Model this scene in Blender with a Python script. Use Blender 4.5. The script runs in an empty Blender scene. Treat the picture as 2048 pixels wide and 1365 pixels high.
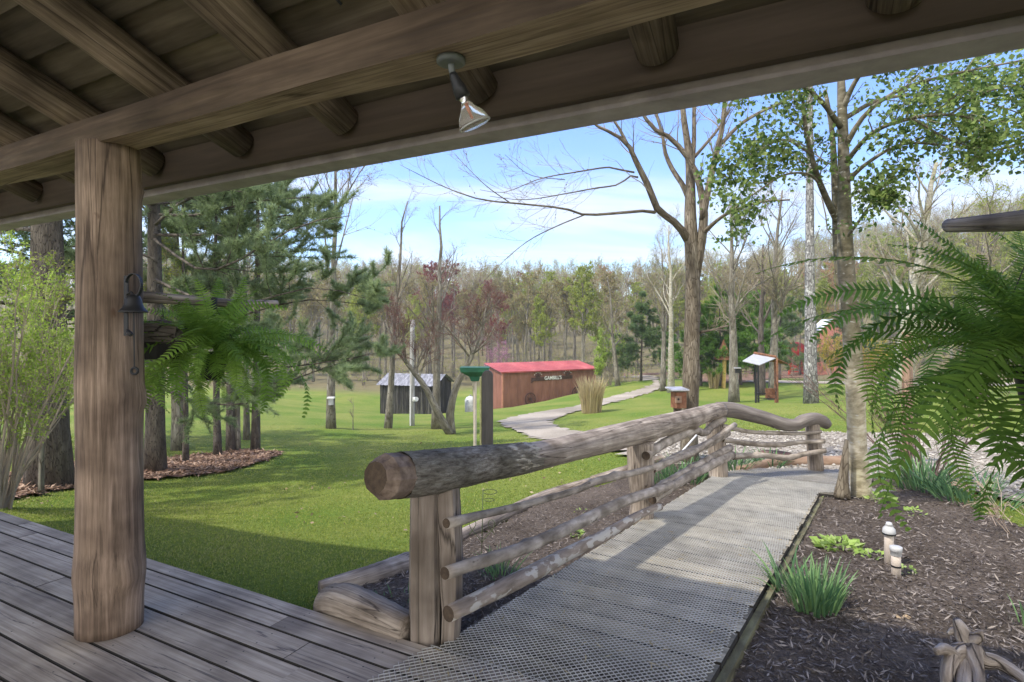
import bpy, math, numpy as np
from mathutils.geometry import delaunay_2d_cdt
from mathutils import Vector
PI = math.pi
sc = bpy.context.scene
COL = sc.collection
# ------------------------------------------------------------------ camera
F, CX, HY, CH = 1130.0, 1024.0, 665.0, 1.55     # photo pixels: focal length, centre column, horizon row; eye height in metres
cam = bpy.data.objects.new('camera', bpy.data.cameras.new('camera'))
COL.objects.link(cam); sc.camera = cam
cam.location = (0, 0, CH); cam.rotation_euler = (PI/2, 0, 0)
cam.data.sensor_width = 36; cam.data.lens = F/2048*36
cam.data.shift_y = -(682.5-HY)/2048
cam.data.clip_start = .05; cam.data.clip_end = 3000
# ------------------------------------------------------------------ world, sun, exposure
SUN = Vector((-.664, -.228, 1)).normalized()
EL = math.asin(SUN.z); AZ = math.atan2(SUN.x, SUN.y)
w = bpy.data.worlds.new('World'); sc.world = w; w.use_nodes = True
nt = w.node_tree; N = nt.nodes; L = nt.links
bg = N['Background']; bg.inputs['Strength'].default_value = .15
sky = N.new('ShaderNodeTexSky'); sky.sky_type = 'NISHITA'; sky.sun_disc = False
sky.sun_elevation = EL; sky.sun_rotation = AZ; sky.air_density = 1.0; sky.dust_density = .6; sky.ozone_density = 3.0
tc = N.new('ShaderNodeTexCoord')
sep = N.new('ShaderNodeSeparateXYZ'); L.new(tc.outputs['Generated'], sep.inputs[0])
def wmath(op, a, b=None, c=None, clamp=False):
    m = N.new('ShaderNodeMath'); m.operation = op; m.use_clamp = clamp
    for i, v in enumerate((a, b, c)):
        if v is None: continue
        if isinstance(v, (int, float)): m.inputs[i].default_value = v
        else: L.new(v, m.inputs[i])
    return m.outputs[0]
zc = wmath('MAXIMUM', sep.outputs['Z'], .0)
den = wmath('ADD', zc, .22)
cmb = N.new('ShaderNodeCombineXYZ')
L.new(wmath('DIVIDE', sep.outputs['X'], den), cmb.inputs[0]); L.new(wmath('DIVIDE', sep.outputs['Y'], den), cmb.inputs[1])
mp = N.new('ShaderNodeMapping'); mp.inputs['Rotation'].default_value = (0, 0, .45); mp.inputs['Scale'].default_value = (.55, 1.5, 1)
mp.inputs['Location'].default_value = (3.1, 1.2, 0)
L.new(cmb.outputs[0], mp.inputs[0])
n1 = N.new('ShaderNodeTexNoise'); n1.inputs['Scale'].default_value = 1.1; n1.inputs['Detail'].default_value = 9
n1.inputs['Roughness'].default_value = .55; n1.inputs['Distortion'].default_value = .5; L.new(mp.outputs[0], n1.inputs['Vector'])
low = wmath('MULTIPLY', wmath('SUBTRACT', .62, zc, clamp=True), .33)      # more cloud towards the horizon
back = wmath('MULTIPLY', wmath('SUBTRACT', .15, sep.outputs['Y'], clamp=True), 1.2, clamp=True)     # extra bright cloud out of view behind the camera, added as white fill
cl = wmath('ADD', wmath('ADD', n1.outputs['Fac'], low), wmath('MULTIPLY', back, .3))
mr = N.new('ShaderNodeMapRange'); mr.interpolation_type = 'SMOOTHSTEP'
mr.inputs['From Min'].default_value = .56; mr.inputs['From Max'].default_value = .79
L.new(cl, mr.inputs['Value'])
mxc = N.new('ShaderNodeMixRGB'); L.new(wmath('MULTIPLY', mr.outputs[0], .9), mxc.inputs[0])
hs = N.new('ShaderNodeHueSaturation'); hs.inputs['Hue'].default_value = .515; hs.inputs['Saturation'].default_value = 1.25; hs.inputs['Value'].default_value = 1.0
L.new(sky.outputs[0], hs.inputs['Color'])
L.new(hs.outputs[0], mxc.inputs[1])
cc_ = N.new('ShaderNodeMixRGB'); L.new(back, cc_.inputs[0]); cc_.inputs[1].default_value = (2.9, 2.98, 3.08, 1); cc_.inputs[2].default_value = (7.6, 7.4, 7.2, 1); L.new(cc_.outputs[0], mxc.inputs[2])
L.new(mxc.outputs[0], bg.inputs['Color'])
sun = bpy.data.objects.new('sun', bpy.data.lights.new('sun', 'SUN')); COL.objects.link(sun)
sun.data.energy = 2.1; sun.data.angle = math.radians(1.2); sun.data.color = (1, .94, .85)
sun.rotation_euler = SUN.to_track_quat('Z', 'Y').to_euler()
sc.view_settings.view_transform = 'Standard'; sc.view_settings.look = 'None'; sc.view_settings.gamma = 1
sc.view_settings.exposure = 1.4
sc.cycles.max_bounces = 8; sc.cycles.transparent_max_bounces = 8; sc.cycles.use_denoising = True
# ------------------------------------------------------------------ helpers
def A(*a): return np.array(a, float)
UV, NV = A(.886, -.464, 0), A(.464, .886, 0)       # along the porch edge, and straight out from it
def PF(a, d, z=0.0): return UV*a + NV*d + A(0, 0, z)
def U(px, py, Y): return A((px-CX)/F*Y, Y, CH-(py-HY)/F*Y)
class MB:
    def __init__(s): s.v = []; s.g = []; s.r = []; s.f = []; s.n = 0
    def add(s, v, faces, g=None, r=0.0, mi=0):
        v = np.asarray(v, float).reshape(-1, 3)
        g = v if g is None else np.asarray(g, float).reshape(-1, 3)
        s.v.append(v); s.g.append(g); s.r.append(np.broadcast_to(np.asarray(r, float), (len(v),)))
        if not isinstance(faces, list): faces = [faces]
        for f in faces:
            f = np.asarray(f, int)
            if f.ndim == 1: f = f[None]
            s.f.append((f+s.n, mi))
        s.n += len(v)
        return s
    def build(s, name, mats, parent=None, smooth=False, loc=None):
        me = bpy.data.meshes.new(name)
        v = np.concatenate(s.v); g = np.concatenate(s.g); r = np.concatenate(s.r)
        org = np.array(loc, float) if loc is not None else (np.array(parent['_o'], float) if parent is not None else np.zeros(3))
        v = v-org
        me.vertices.add(len(v)); me.vertices.foreach_set('co', v.astype(np.float32).ravel())
        li = np.concatenate([f.ravel() for f, m in s.f]); tot = np.concatenate([np.full(len(f), f.shape[1]) for f, m in s.f])
        mi = np.concatenate([np.full(len(f), m) for f, m in s.f])
        me.loops.add(len(li)); me.loops.foreach_set('vertex_index', li.astype(np.int32))
        me.polygons.add(len(tot)); me.polygons.foreach_set('loop_start', (np.cumsum(tot)-tot).astype(np.int32))
        me.polygons.foreach_set('material_index', mi.astype(np.int32))
        me.polygons.foreach_set('use_smooth', np.full(len(tot), bool(smooth)))
        at = me.attributes.new('gc', 'FLOAT_VECTOR', 'POINT'); at.data.foreach_set('vector', g.astype(np.float32).ravel())
        at = me.attributes.new('rnd', 'FLOAT', 'POINT'); at.data.foreach_set('value', r.astype(np.float32))
        me.update(calc_edges=True); me.validate()
        for m in (mats if isinstance(mats, (list, tuple)) else [mats]): me.materials.append(m)
        o = bpy.data.objects.new(name, me); COL.objects.link(o)
        if parent is not None: o.parent = parent
        elif loc is not None: o.location = loc; 
        o['_o'] = [float(x) for x in org]
        return o
def thing(name, label, cat, loc, group=None):
    o = bpy.data.objects.new(name, None); COL.objects.link(o); o.location = [float(x) for x in loc]
    o.empty_display_size = .1
    o['_o'] = [float(x) for x in loc]; o['label'] = label; o['category'] = cat
    if group: o['group'] = group
    return o
def tag(o, label, cat, group=None):
    o['label'] = label; o['category'] = cat
    if group: o['group'] = group
    return o
def sub(mb, name, mats, part, smooth=False):        # a sub-part under a part that sits at its thing's origin
    return mb.build(name, mats, part, smooth)
def norm(a): return a/np.maximum(np.linalg.norm(a, axis=-1, keepdims=True), 1e-9)
def frame(d):
    d = norm(d); ref = np.where(np.abs(d[..., 2:3]) > .9, A(1, 0, 0), A(0, 0, 1))
    a = norm(np.cross(d, ref)); return a, np.cross(a, d)
def box(mb, o, ex, ey, ez, g=True, r=0.0, long=0):
    """box from corner o with three edge vectors; gc runs along edge number `long`"""
    o, ex, ey, ez = map(np.asarray, (o, ex, ey, ez))
    c = np.array([[i, j, k] for i in (0, 1) for j in (0, 1) for k in (0, 1)], float)
    v = o+c[:, :1]*ex+c[:, 1:2]*ey+c[:, 2:]*ez
    le = [np.linalg.norm(e) for e in (ex, ey, ez)]
    gg = c*le; gg = np.roll(gg, 2-long, axis=1)+A(*(np.sin(o*37.7+r*91)*5))
    mb.add(v, np.array([[0, 1, 3, 2], [4, 6, 7, 5], [0, 4, 5, 1], [2, 3, 7, 6], [0, 2, 6, 4], [1, 5, 7, 3]]), gg, r)
    return mb
def cbox(mb, c, sx, sy, sz, rot=0.0, r=0.0, long=0):
    ca, sa = math.cos(rot), math.sin(rot); ex, ey = A(ca, sa, 0), A(-sa, ca, 0)
    return box(mb, A(*c)-ex*sx/2-ey*sy/2-A(0, 0, sz/2), ex*sx, ey*sy, A(0, 0, sz), r=r, long=long)
def smoothline(P, n):
    P = np.asarray(P, float)
    if len(P) < 3:
        t = np.linspace(0, 1, n)[:, None]; return P[0]*(1-t)+P[-1]*t
    d = np.r_[0, np.cumsum(np.linalg.norm(np.diff(P[:, :3], axis=0), axis=1))]
    t = np.linspace(0, d[-1], n); out = []
    Q = np.vstack([2*P[0]-P[1], P, 2*P[-1]-P[-2]])
    for x in t:
        i = min(np.searchsorted(d, x, side='right')-1, len(P)-2); u = (x-d[i])/(d[i+1]-d[i])
        a, b, c, e = Q[i:i+4]
        out.append(.5*((2*b)+(c-a)*u+(2*a-5*b+4*c-e)*u*u+(3*b-a-3*c+e)*u**3))
    return np.array(out)
def tube(mb, P, R, sides=10, cap=True, rough=0.0, seed=0, r=0.0, knots=(), lowf=0.0):
    P = np.asarray(P, float); k = len(P); R = np.broadcast_to(np.asarray(R, float), (k,))
    T = norm(np.gradient(P, axis=0)); a, b = frame(T[0]); fa = []
    for t in T:
        a = a-t*np.dot(a, t); a = a/np.linalg.norm(a); fa.append(a)
    fa = np.array(fa); fb = np.cross(T, fa)
    th = np.arange(sides)*2*PI/sides; rs = np.random.RandomState(seed)
    s = np.r_[0, np.cumsum(np.linalg.norm(np.diff(P, axis=0), axis=1))]
    RR = R[:, None]*np.ones(sides)
    if rough: RR = RR*(1+rough*rs.uniform(-1, 1, (k, sides)))
    if lowf:
        for q in range(5):
            RR = RR*(1+lowf*.5*np.sin(th[None]*rs.randint(1, 4)+rs.uniform(0, 6)+s[:, None]*rs.uniform(.5, 4)))
    for (ks, kt, kr, kh) in knots:
        RR = RR+R[:, None]*kh*np.exp(-((s[:, None]-ks)/kr)**2-((np.angle(np.exp(1j*(th[None]-kt))))*R[:, None]/kr)**2)
    V = P[:, None]+fa[:, None]*(np.cos(th)[None, :, None]*RR[..., None])+fb[:, None]*(np.sin(th)[None, :, None]*RR[..., None])
    ofs = rs.uniform(-9, 9, 3)
    G = np.stack([np.cos(th)[None]*R[:, None]+ofs[0], np.sin(th)[None]*R[:, None]+ofs[1], s[:, None]+0*RR+ofs[2]], -1)
    i, j = np.meshgrid(np.arange(k-1), np.arange(sides), indexing='ij'); j2 = (j+1) % sides
    q = np.stack([i*sides+j, i*sides+j2, (i+1)*sides+j2, (i+1)*sides+j], -1).reshape(-1, 4)
    fs = [q]
    if cap: fs += [np.arange(sides)[::-1][None], ((k-1)*sides+np.arange(sides))[None]]
    mb.add(V.reshape(-1, 3), fs, G.reshape(-1, 3), r)
    return mb
def tubes(mb, P, R, sides=3, r=0.0):
    """batch of n polylines (n,k,3) with radii (n,k)"""
    n, k, _ = P.shape
    if n == 0: return mb
    T = norm(P[:, -1]-P[:, 0]); a, b = frame(T)
    th = np.arange(sides)*2*PI/sides
    off = a[:, None, None]*np.cos(th)[None, None, :, None]+b[:, None, None]*np.sin(th)[None, None, :, None]
    V = P[:, :, None]+off*R[:, :, None, None]
    s = np.arange(k)[None, :, None]*np.linalg.norm(P[:, 1]-P[:, 0], axis=1)[:, None, None]
    G = np.stack([off[..., 0]*R[:, :, None]+P[:, :1, :1], off[..., 1]*R[:, :, None]+P[:, :1, 1:2], s+0*off[..., 0]], -1)
    m, i, j = np.meshgrid(np.arange(n), np.arange(k-1), np.arange(sides), indexing='ij'); j2 = (j+1) % sides
    b0 = m*k*sides
    q = np.stack([b0+i*sides+j, b0+i*sides+j2, b0+(i+1)*sides+j2, b0+(i+1)*sides+j], -1).reshape(-1, 4)
    mb.add(V.reshape(-1, 3), q, G.reshape(-1, 3), r)
    return mb
def leaves(mb, C, D, size, rs, width=.5, flat=None, fold=0.0):
    """n diamond leaves starting at C, pointing along D"""
    n = len(C); D = norm(D); S = np.broadcast_to(size, (n,))[:, None]
    up = norm(rs.normal(size=(n, 3))+(A(0, 0, flat) if flat else 0)); side = norm(np.cross(D, up))
    nn = np.cross(side, D)
    V = np.stack([C, C+D*S*.45+side*S*width*.5+nn*fold*S, C+D*S, C+D*S*.45-side*S*width*.5+nn*fold*S], 1)
    r = np.repeat(rs.rand(n), 4)
    mb.add(V.reshape(-1, 3), np.arange(n*4).reshape(n, 4), None, r)
    return mb
def grow(P, R, n, rs, t0=.25, t1=1.0, ang=.8, lenf=.5, minl=0, rf=.5, up=.2, wob=.12, k=4, tip=.35, flatz=1.0, lens=None, taper_len=True):
    """children for a batch of branches"""
    m, K, _ = P.shape
    if m == 0: return np.zeros((0, k, 3)), np.zeros((0, k))
    par = np.repeat(np.arange(m), n); t = rs.uniform(t0, t1, len(par))
    x = t*(K-1); i = np.minimum(x.astype(int), K-2); u = (x-i)[:, None]
    p = P[par, i]*(1-u)+P[par, i+1]*u; r0 = (R[par, i]*(1-u[:, 0])+R[par, i+1]*u[:, 0])
    d = norm(P[par, i+1]-P[par, i]); rnd = rs.normal(size=d.shape); rnd[:, 2] *= flatz
    perp = norm(rnd-d*np.sum(rnd*d, 1, keepdims=True))
    an = ang*rs.uniform(.7, 1.3, len(par))[:, None]
    dd = norm(d*np.cos(an)+perp*np.sin(an)+A(0, 0, up))
    PL = np.linalg.norm(P[:, -1]-P[:, 0], axis=1)[par] if lens is None else np.full(len(par), lens)
    ln = PL*lenf*rs.uniform(.6, 1.25, len(par))*((1.15-.75*t) if taper_len else 1)+minl
    out = [p]; dcur = dd
    for q in range(k-1):
        out.append(out[-1]+dcur*(ln/(k-1))[:, None]); dcur = norm(dcur+rs.normal(size=dd.shape)*wob+A(0, 0, up*.35))
    PP = np.stack(out, 1); RR = (np.minimum(r0*rf, ln*.03+.002))[:, None]*np.linspace(1, tip, k)[None]
    return PP, RR
# ------------------------------------------------------------------ materials
def mat(name, cols, scale=(8, 8, 8), coord='gc', rough=.8, bump=.3, bdist=.01, detail=6, big=None, rnd=0.0, distort=.3, spec=.3, wave=None, metal=0.0, trans=0.0, cracks=None, cw=.15, nrough=.6, spots=None):
    m = bpy.data.materials.new(name); m.use_nodes = True; t = m.node_tree; N = t.nodes; L = t.links
    bs = N['Principled BSDF']; bs.inputs['Roughness'].default_value = rough; bs.inputs['Specular IOR Level'].default_value = spec; bs.inputs['Metallic'].default_value = metal
    if coord == 'gc': at = N.new('ShaderNodeAttribute'); at.attribute_name = 'gc'; src = at.outputs['Vector']
    else: src = N.new('ShaderNodeTexCoord').outputs['Object']
    mp = N.new('ShaderNodeMapping'); mp.inputs['Scale'].default_value = scale; L.new(src, mp.inputs[0])
    nz = N.new('ShaderNodeTexNoise'); nz.inputs['Scale'].default_value = 1; nz.inputs['Detail'].default_value = detail
    nz.inputs['Distortion'].default_value = distort; nz.inputs['Roughness'].default_value = nrough; L.new(mp.outputs[0], nz.inputs['Vector'])
    rp = N.new('ShaderNodeValToRGB'); L.new(nz.outputs['Fac'], rp.inputs[0]); el = rp.color_ramp.elements
    ps = np.linspace(.3, .7, len(cols))
    while len(el) < len(cols): el.new(.5)
    for e, p_, c in zip(el, ps, cols): e.position = float(p_); e.color = (*c, 1)
    col = rp.outputs[0]; height = nz.outputs['Fac']
    def mul(c, fac, f2=1.0, mode='MULTIPLY'):
        x = N.new('ShaderNodeMixRGB'); x.blend_type = mode; x.inputs[0].default_value = f2
        L.new(c, x.inputs[1]); L.new(fac, x.inputs[2]); return x.outputs[0]
    if big:                                     # (scale, dark, light): broad patches of colour
        n2 = N.new('ShaderNodeTexNoise'); n2.inputs['Scale'].default_value = big[0]; n2.inputs['Detail'].default_value = 3; L.new(src, n2.inputs['Vector'])
        r2 = N.new('ShaderNodeValToRGB'); L.new(n2.outputs['Fac'], r2.inputs[0])
        r2.color_ramp.elements[0].position = .33; r2.color_ramp.elements[1].position = .67
        r2.color_ramp.elements[0].color = (*big[1], 1); r2.color_ramp.elements[1].color = (*big[2], 1)
        col = mul(col, r2.outputs[0])
    if rnd:
        ar = N.new('ShaderNodeAttribute'); ar.attribute_name = 'rnd'
        mr = N.new('ShaderNodeMapRange'); mr.inputs['To Min'].default_value = 1-rnd; mr.inputs['To Max'].default_value = 1+rnd
        L.new(ar.outputs['Fac'], mr.inputs['Value']); col = mul(col, mr.outputs[0])
    if cracks:                                  # (scale vec, strength, distance, colour)
        m2 = N.new('ShaderNodeMapping'); m2.inputs['Scale'].default_value = cracks[0]; L.new(src, m2.inputs[0])
        ad = N.new('ShaderNodeMixRGB'); ad.blend_type = 'ADD'; ad.inputs[0].default_value = cw; L.new(m2.outputs[0], ad.inputs[1]); L.new(nz.outputs['Color'], ad.inputs[2])
        vo = N.new('ShaderNodeTexVoronoi'); vo.feature = 'DISTANCE_TO_EDGE'; vo.inputs['Scale'].default_value = 1; L.new(ad.outputs[0], vo.inputs['Vector'])
        mr = N.new('ShaderNodeMapRange'); mr.inputs['From Max'].default_value = cracks[2]; L.new(vo.outputs['Distance'], mr.inputs['Value'])
        x = N.new('ShaderNodeMixRGB'); L.new(mr.outputs[0], x.inputs[0]); x.inputs[1].default_value = (*cracks[3], 1); L.new(col, x.inputs[2]); col = x.outputs[0]
        h = N.new('ShaderNodeMath'); h.operation = 'MULTIPLY_ADD'; L.new(mr.outputs[0], h.inputs[0]); h.inputs[1].default_value = cracks[1]; L.new(nz.outputs['Fac'], h.inputs[2]); height = h.outputs[0]
    if spots:                                   # (scale vec, threshold, width, colour)
        m3 = N.new('ShaderNodeMapping'); m3.inputs['Scale'].default_value = spots[0]; L.new(src, m3.inputs[0])
        n3 = N.new('ShaderNodeTexNoise'); n3.inputs['Scale'].default_value = 1; n3.inputs['Detail'].default_value = 4; L.new(m3.outputs[0], n3.inputs['Vector'])
        mr = N.new('ShaderNodeMapRange'); mr.inputs['From Min'].default_value = spots[1]; mr.inputs['From Max'].default_value = spots[1]+spots[2]; L.new(n3.outputs['Fac'], mr.inputs['Value'])
        x = N.new('ShaderNodeMixRGB'); L.new(mr.outputs[0], x.inputs[0]); L.new(col, x.inputs[1]); x.inputs[2].default_value = (*spots[3], 1); col = x.outputs[0]
    L.new(col, bs.inputs['Base Color'])
    if bump:
        b = N.new('ShaderNodeBump'); b.inputs['Strength'].default_value = bump; b.inputs['Distance'].default_value = bdist
        L.new(height, b.inputs['Height']); L.new(b.outputs[0], bs.inputs['Normal'])
    if trans:
        tr = N.new('ShaderNodeBsdfTranslucent'); L.new(col, tr.inputs['Color']); ms = N.new('ShaderNodeMixShader'); ms.inputs[0].default_value = trans
        L.new(bs.outputs[0], ms.inputs[1]); L.new(tr.outputs[0], ms.inputs[2]); L.new(ms.outputs[0], N['Material Output'].inputs['Surface'])
    return m
def leafmat(name, cols, trans=.4, rough=.55, spec=.25):
    """colour picked per leaf"""
    m = bpy.data.materials.new(name); m.use_nodes = True; t = m.node_tree; N = t.nodes; L = t.links
    bs = N['Principled BSDF']; bs.inputs['Roughness'].default_value = rough; bs.inputs['Specular IOR Level'].default_value = spec
    at = N.new('ShaderNodeAttribute'); at.attribute_name = 'rnd'
    rp = N.new('ShaderNodeValToRGB'); L.new(at.outputs['Fac'], rp.inputs[0]); el = rp.color_ramp.elements
    while len(el) < len(cols): el.new(.5)
    for i, (e, c) in enumerate(zip(el, cols)): e.position = i/(len(cols)-1); e.color = (*c, 1)
    L.new(rp.outputs[0], bs.inputs['Base Color'])
    tr = N.new('ShaderNodeBsdfTranslucent'); L.new(rp.outputs[0], tr.inputs['Color']); ms = N.new('ShaderNodeMixShader'); ms.inputs[0].default_value = trans
    L.new(bs.outputs[0], ms.inputs[1]); L.new(tr.outputs[0], ms.inputs[2]); L.new(ms.outputs[0], N['Material Output'].inputs['Surface'])
    return m
def plain(name, c, rough=.6, metal=0.0, var=.25, sc_=6, bump=.1):
    return mat(name, [tuple(x*(1-var) for x in c), tuple(min(1, x*(1+var)) for x in c)], (sc_,)*3, 'obj', rough, bump, .003, metal=metal)
GR = (1, 1, 1)
m_post = mat('peeled_log', [(.085, .06, .042), (.19, .14, .10), (.29, .215, .158), (.42, .325, .25)], (46, 46, 1.8), bump=.25, bdist=.006, nrough=.7, big=(3.4, (.5, .46, .44), (1.2, 1.17, 1.15)), rough=.75, cracks=((7, 7, .16), .5, .012, (.06, .04, .028)), cw=.06, spots=((7, 7, 3.5), .68, .05, (.11, .065, .04)))
m_beam_shade = mat('shaded_hewn_beam', [(.05, .034, .022), (.085, .058, .038), (.13, .092, .062)], (26, 26, 1.6), bump=.3, bdist=.006, big=(2.5, (.6, .58, .55), (1.2, 1.2, 1.2)), rough=.75)  # darker beam wood: shade of the inner face put into the colour
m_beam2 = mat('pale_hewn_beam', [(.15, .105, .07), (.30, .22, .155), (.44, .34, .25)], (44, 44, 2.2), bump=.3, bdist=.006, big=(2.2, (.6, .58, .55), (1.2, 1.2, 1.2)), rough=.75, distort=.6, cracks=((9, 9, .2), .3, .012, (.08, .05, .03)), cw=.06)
m_raft = mat('weathered_rafter_log', [(.07, .052, .036), (.15, .113, .08), (.23, .18, .132), (.32, .26, .2)], (46, 46, 1.8), bump=.3, bdist=.006, nrough=.7, big=(3.4, (.5, .48, .46), (1.2, 1.17, 1.15)), rough=.8, cracks=((7, 7, .16), .5, .012, (.05, .035, .025)), cw=.06, spots=((7, 7, 3.5), .68, .05, (.08, .05, .03)))
m_roofb = mat('roof_boards', [(.075, .058, .040), (.135, .108, .076), (.20, .165, .12)], (20, 20, 1.2), bump=.15, bdist=.004, big=(1.8, (.65, .65, .65), (1.2, 1.2, 1.2)), rnd=.3, rough=.8, spots=((3, 3, 1.5), .68, .04, (.05, .03, .02)))
m_deck = mat('weathered_deck', [(.22, .185, .15), (.36, .315, .262), (.49, .44, .375)], (50, 50, 1.6), nrough=.68, bump=.4, bdist=.003, big=(2.6, (.56, .53, .52), (1.2, 1.18, 1.16)), rnd=.12, rough=.62, cracks=((16, 16, .35), .35, .012, (.09, .075, .07)))
m_rail = mat('grey_log', [(.15, .125, .10), (.30, .255, .21), (.47, .415, .355)], (44, 44, 2.6), bump=.6, bdist=.01, big=(4, (.5, .46, .42), (1.2, 1.18, 1.15)), rough=.85, cracks=((18, 18, .5), .6, .014, (.06, .045, .035)), cw=.12)
m_bark = mat('rough_bark', [(.15, .125, .095), (.38, .34, .28), (.62, .57, .48)], (60, 60, 14), bump=.5, bdist=.01, big=(4, (.65, .65, .6), (1.1, 1.1, 1.1)), rough=.95, cracks=((95, 95, 20), .5, .03, (.15, .125, .10)), cw=.7)
m_cut = mat('cut_wood', [(.04, .028, .018), (.10, .07, .046)], (30, 30, 30), bump=.3, rough=.9)
m_cutp = mat('pale_cut_wood', [(.22, .14, .09), (.36, .25, .17)], (20, 20, 4), bump=.2, rough=.8)
m_stick = mat('pale_branch_bark', [(.19, .165, .135), (.32, .285, .24), (.44, .40, .35)], (24, 24, 5), bump=.6, bdist=.006, big=(7, (.5, .46, .42), (1.15, 1.12, 1.1)), rough=.9, spots=((30, 30, 10), .66, .06, (.11, .09, .07)))
m_flaky = mat('flaking_branch_bark', [(.14, .11, .085), (.24, .195, .155), (.33, .28, .235)], (24, 24, 5), bump=.8, bdist=.01, rough=.95, spots=((16, 16, 6), .52, .03, (.42, .39, .34)))
m_plank = mat('ramp_plank', [(.11, .10, .075), (.22, .20, .155), (.34, .31, .245)], (34, 34, 1.0), bump=.3, bdist=.003, rnd=.55, rough=.8, big=(2.5, (.7, .68, .62), (1.15, 1.12, 1.05)))
m_gap_shade = plain('gap_shade_edge', (.03, .027, .022), .95)  # near-black board and plank sides: shade in the gaps painted as colour
m_wire = plain('galvanised_wire', (.5, .49, .455), .55, .3)
m_side = mat('mossy_side_board', [(.05, .045, .03), (.12, .11, .06), (.2, .2, .11)], (12, 12, 4), bump=.6, bdist=.01, rough=.95)
m_gutter = plain('grey_painted_gutter', (.34, .30, .305), .5)
m_dark = plain('black_iron', (.035, .035, .037), .45, .4)
m_fascia = mat('stained_fascia', [(.06, .043, .030), (.10, .074, .052)], (20, 20, 1.4), bump=.15, rough=.75)
m_grass = mat('lawn_grass', [(.105, .150, .030), (.170, .22, .046), (.245, .28, .07)], (13, 13, 13), 'obj', bump=1, bdist=.05, detail=10, big=(.42, (.70, .85, .6), (1.22, 1.05, 1.15)), rough=.9, spec=.1, nrough=.75)
m_mulch = mat('dark_mulch', [(.048, .038, .029), (.11, .091, .071), (.20, .171, .136)], (42, 42, 42), 'obj', bump=1, bdist=.03, detail=8, big=(1.5, (.7, .65, .6), (1.25, 1.2, 1.2)), rough=.95, spec=.15, nrough=.75)
m_litter = mat('pine_straw', [(.10, .06, .04), (.21, .13, .09), (.33, .23, .17)], (24, 24, 24), 'obj', bump=1, bdist=.03, detail=8, big=(.9, (.7, .7, .7), (1.2, 1.2, 1.2)), rough=.95, spec=.1, nrough=.75)
m_gravel = mat('pale_gravel', [(.21, .18, .135), (.36, .315, .25), (.50, .45, .37)], (26, 26, 26), 'obj', bump=.8, bdist=.02, detail=8, big=(.55, (.7, .69, .66), (1.1, 1.1, 1.1)), rough=.9, spec=.2, nrough=.8)
m_barkg = mat('grey_tree_bark', [(.13, .118, .092), (.23, .21, .17), (.35, .33, .28)], (9, 9, 2.5), bump=.8, bdist=.03, big=(1.5, (.7, .7, .65), (1.15, 1.15, 1.15)), rough=.95, cracks=((22, 22, 3), .7, .07, (.10, .085, .07)), cw=.5)
m_barkb = mat('brown_tree_bark', [(.12, .098, .072), (.20, .17, .13), (.30, .265, .215)], (14, 14, 5), bump=.8, bdist=.02, big=(1.3, (.7, .68, .62), (1.15, 1.15, 1.1)), rough=.95, cracks=((34, 34, 6), .7, .07, (.10, .075, .05)), cw=.5)
m_barkd = mat('dark_pine_bark', [(.07, .06, .05), (.13, .11, .09), (.21, .185, .155)], (10, 10, 2.5), bump=.9, bdist=.04, rough=.95, cracks=((44, 44, 6), .8, .06, (.06, .05, .042)), cw=.9)
m_birch = mat('pale_lichen_bark', [(.20, .18, .13), (.36, .34, .28), (.52, .50, .45)], (7, 7, 22), bump=.5, bdist=.01, rough=.9, big=(1.4, (.62, .62, .48), (1.1, 1.1, 1.1)), spots=((9, 9, 30), .62, .05, (.10, .085, .06)))
m_twig = plain('twig_bark', (.26, .22, .16), .9)
m_twigr = plain('reddish_twig_bark', (.15, .10, .085), .9)
m_wood_old = mat('black_barn_board', [(.012, .011, .011), (.035, .033, .03), (.12, .115, .10)], (14, 14, .8), bump=.4, rough=.9, rnd=.45)
m_redwall = mat('red_steel_siding', [(.19, .085, .06), (.25, .115, .082), (.30, .15, .11)], (2.5, 2.5, .5), 'obj', bump=.1, rough=.6, big=(.7, (.8, .78, .75), (1.1, 1.1, 1.1)))
m_redroof = mat('red_steel_roof', [(.28, .055, .05), (.36, .08, .072), (.43, .13, .115)], (1.5, 1.5, .8), 'obj', bump=.1, rough=.55, big=(.5, (.8, .8, .8), (1.1, 1.1, 1.1)))
m_tin = mat('tin_roof', [(.22, .22, .23), (.42, .42, .44), (.6, .6, .62)], (5, 5, 1), 'obj', bump=.2, rough=.5, metal=.2)
m_rust = mat('rusty_iron', [(.10, .045, .025), (.22, .10, .055), (.30, .16, .09)], (9, 9, 9), 'obj', bump=.3, rough=.85)
m_rustd = plain('dark_rust', (.075, .045, .035), .85)
m_white = plain('white_paint', (.78, .78, .76), .5, var=.06)
m_pvc = plain('weathered_pvc', (.50, .43, .36), .6, var=.15)
m_pvcw = plain('pale_pvc_cap', (.46, .46, .45), .5, var=.1)
m_green = plain('green_feeder_paint', (.03, .12, .07), .4)
m_redp = plain('red_paint', (.50, .06, .05), .6)
m_postd = mat('charred_post', [(.045, .04, .038), (.09, .08, .075)], (20, 20, 1.5), bump=.3, rough=.8)
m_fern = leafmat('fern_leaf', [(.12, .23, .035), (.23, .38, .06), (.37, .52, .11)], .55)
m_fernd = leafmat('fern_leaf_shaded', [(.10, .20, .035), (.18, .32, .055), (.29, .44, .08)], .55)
m_leaf = leafmat('tree_leaf', [(.05, .10, .03), (.11, .18, .045), (.19, .28, .07), (.33, .41, .13), (.18, .27, .07)], .5)
m_bulb = leafmat('daffodil_leaf', [(.07, .16, .07), (.13, .24, .10), (.2, .33, .12)], .3)
m_pine = leafmat('pine_needle', [(.20, .27, .14), (.29, .37, .185), (.40, .48, .24)], .5)
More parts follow.
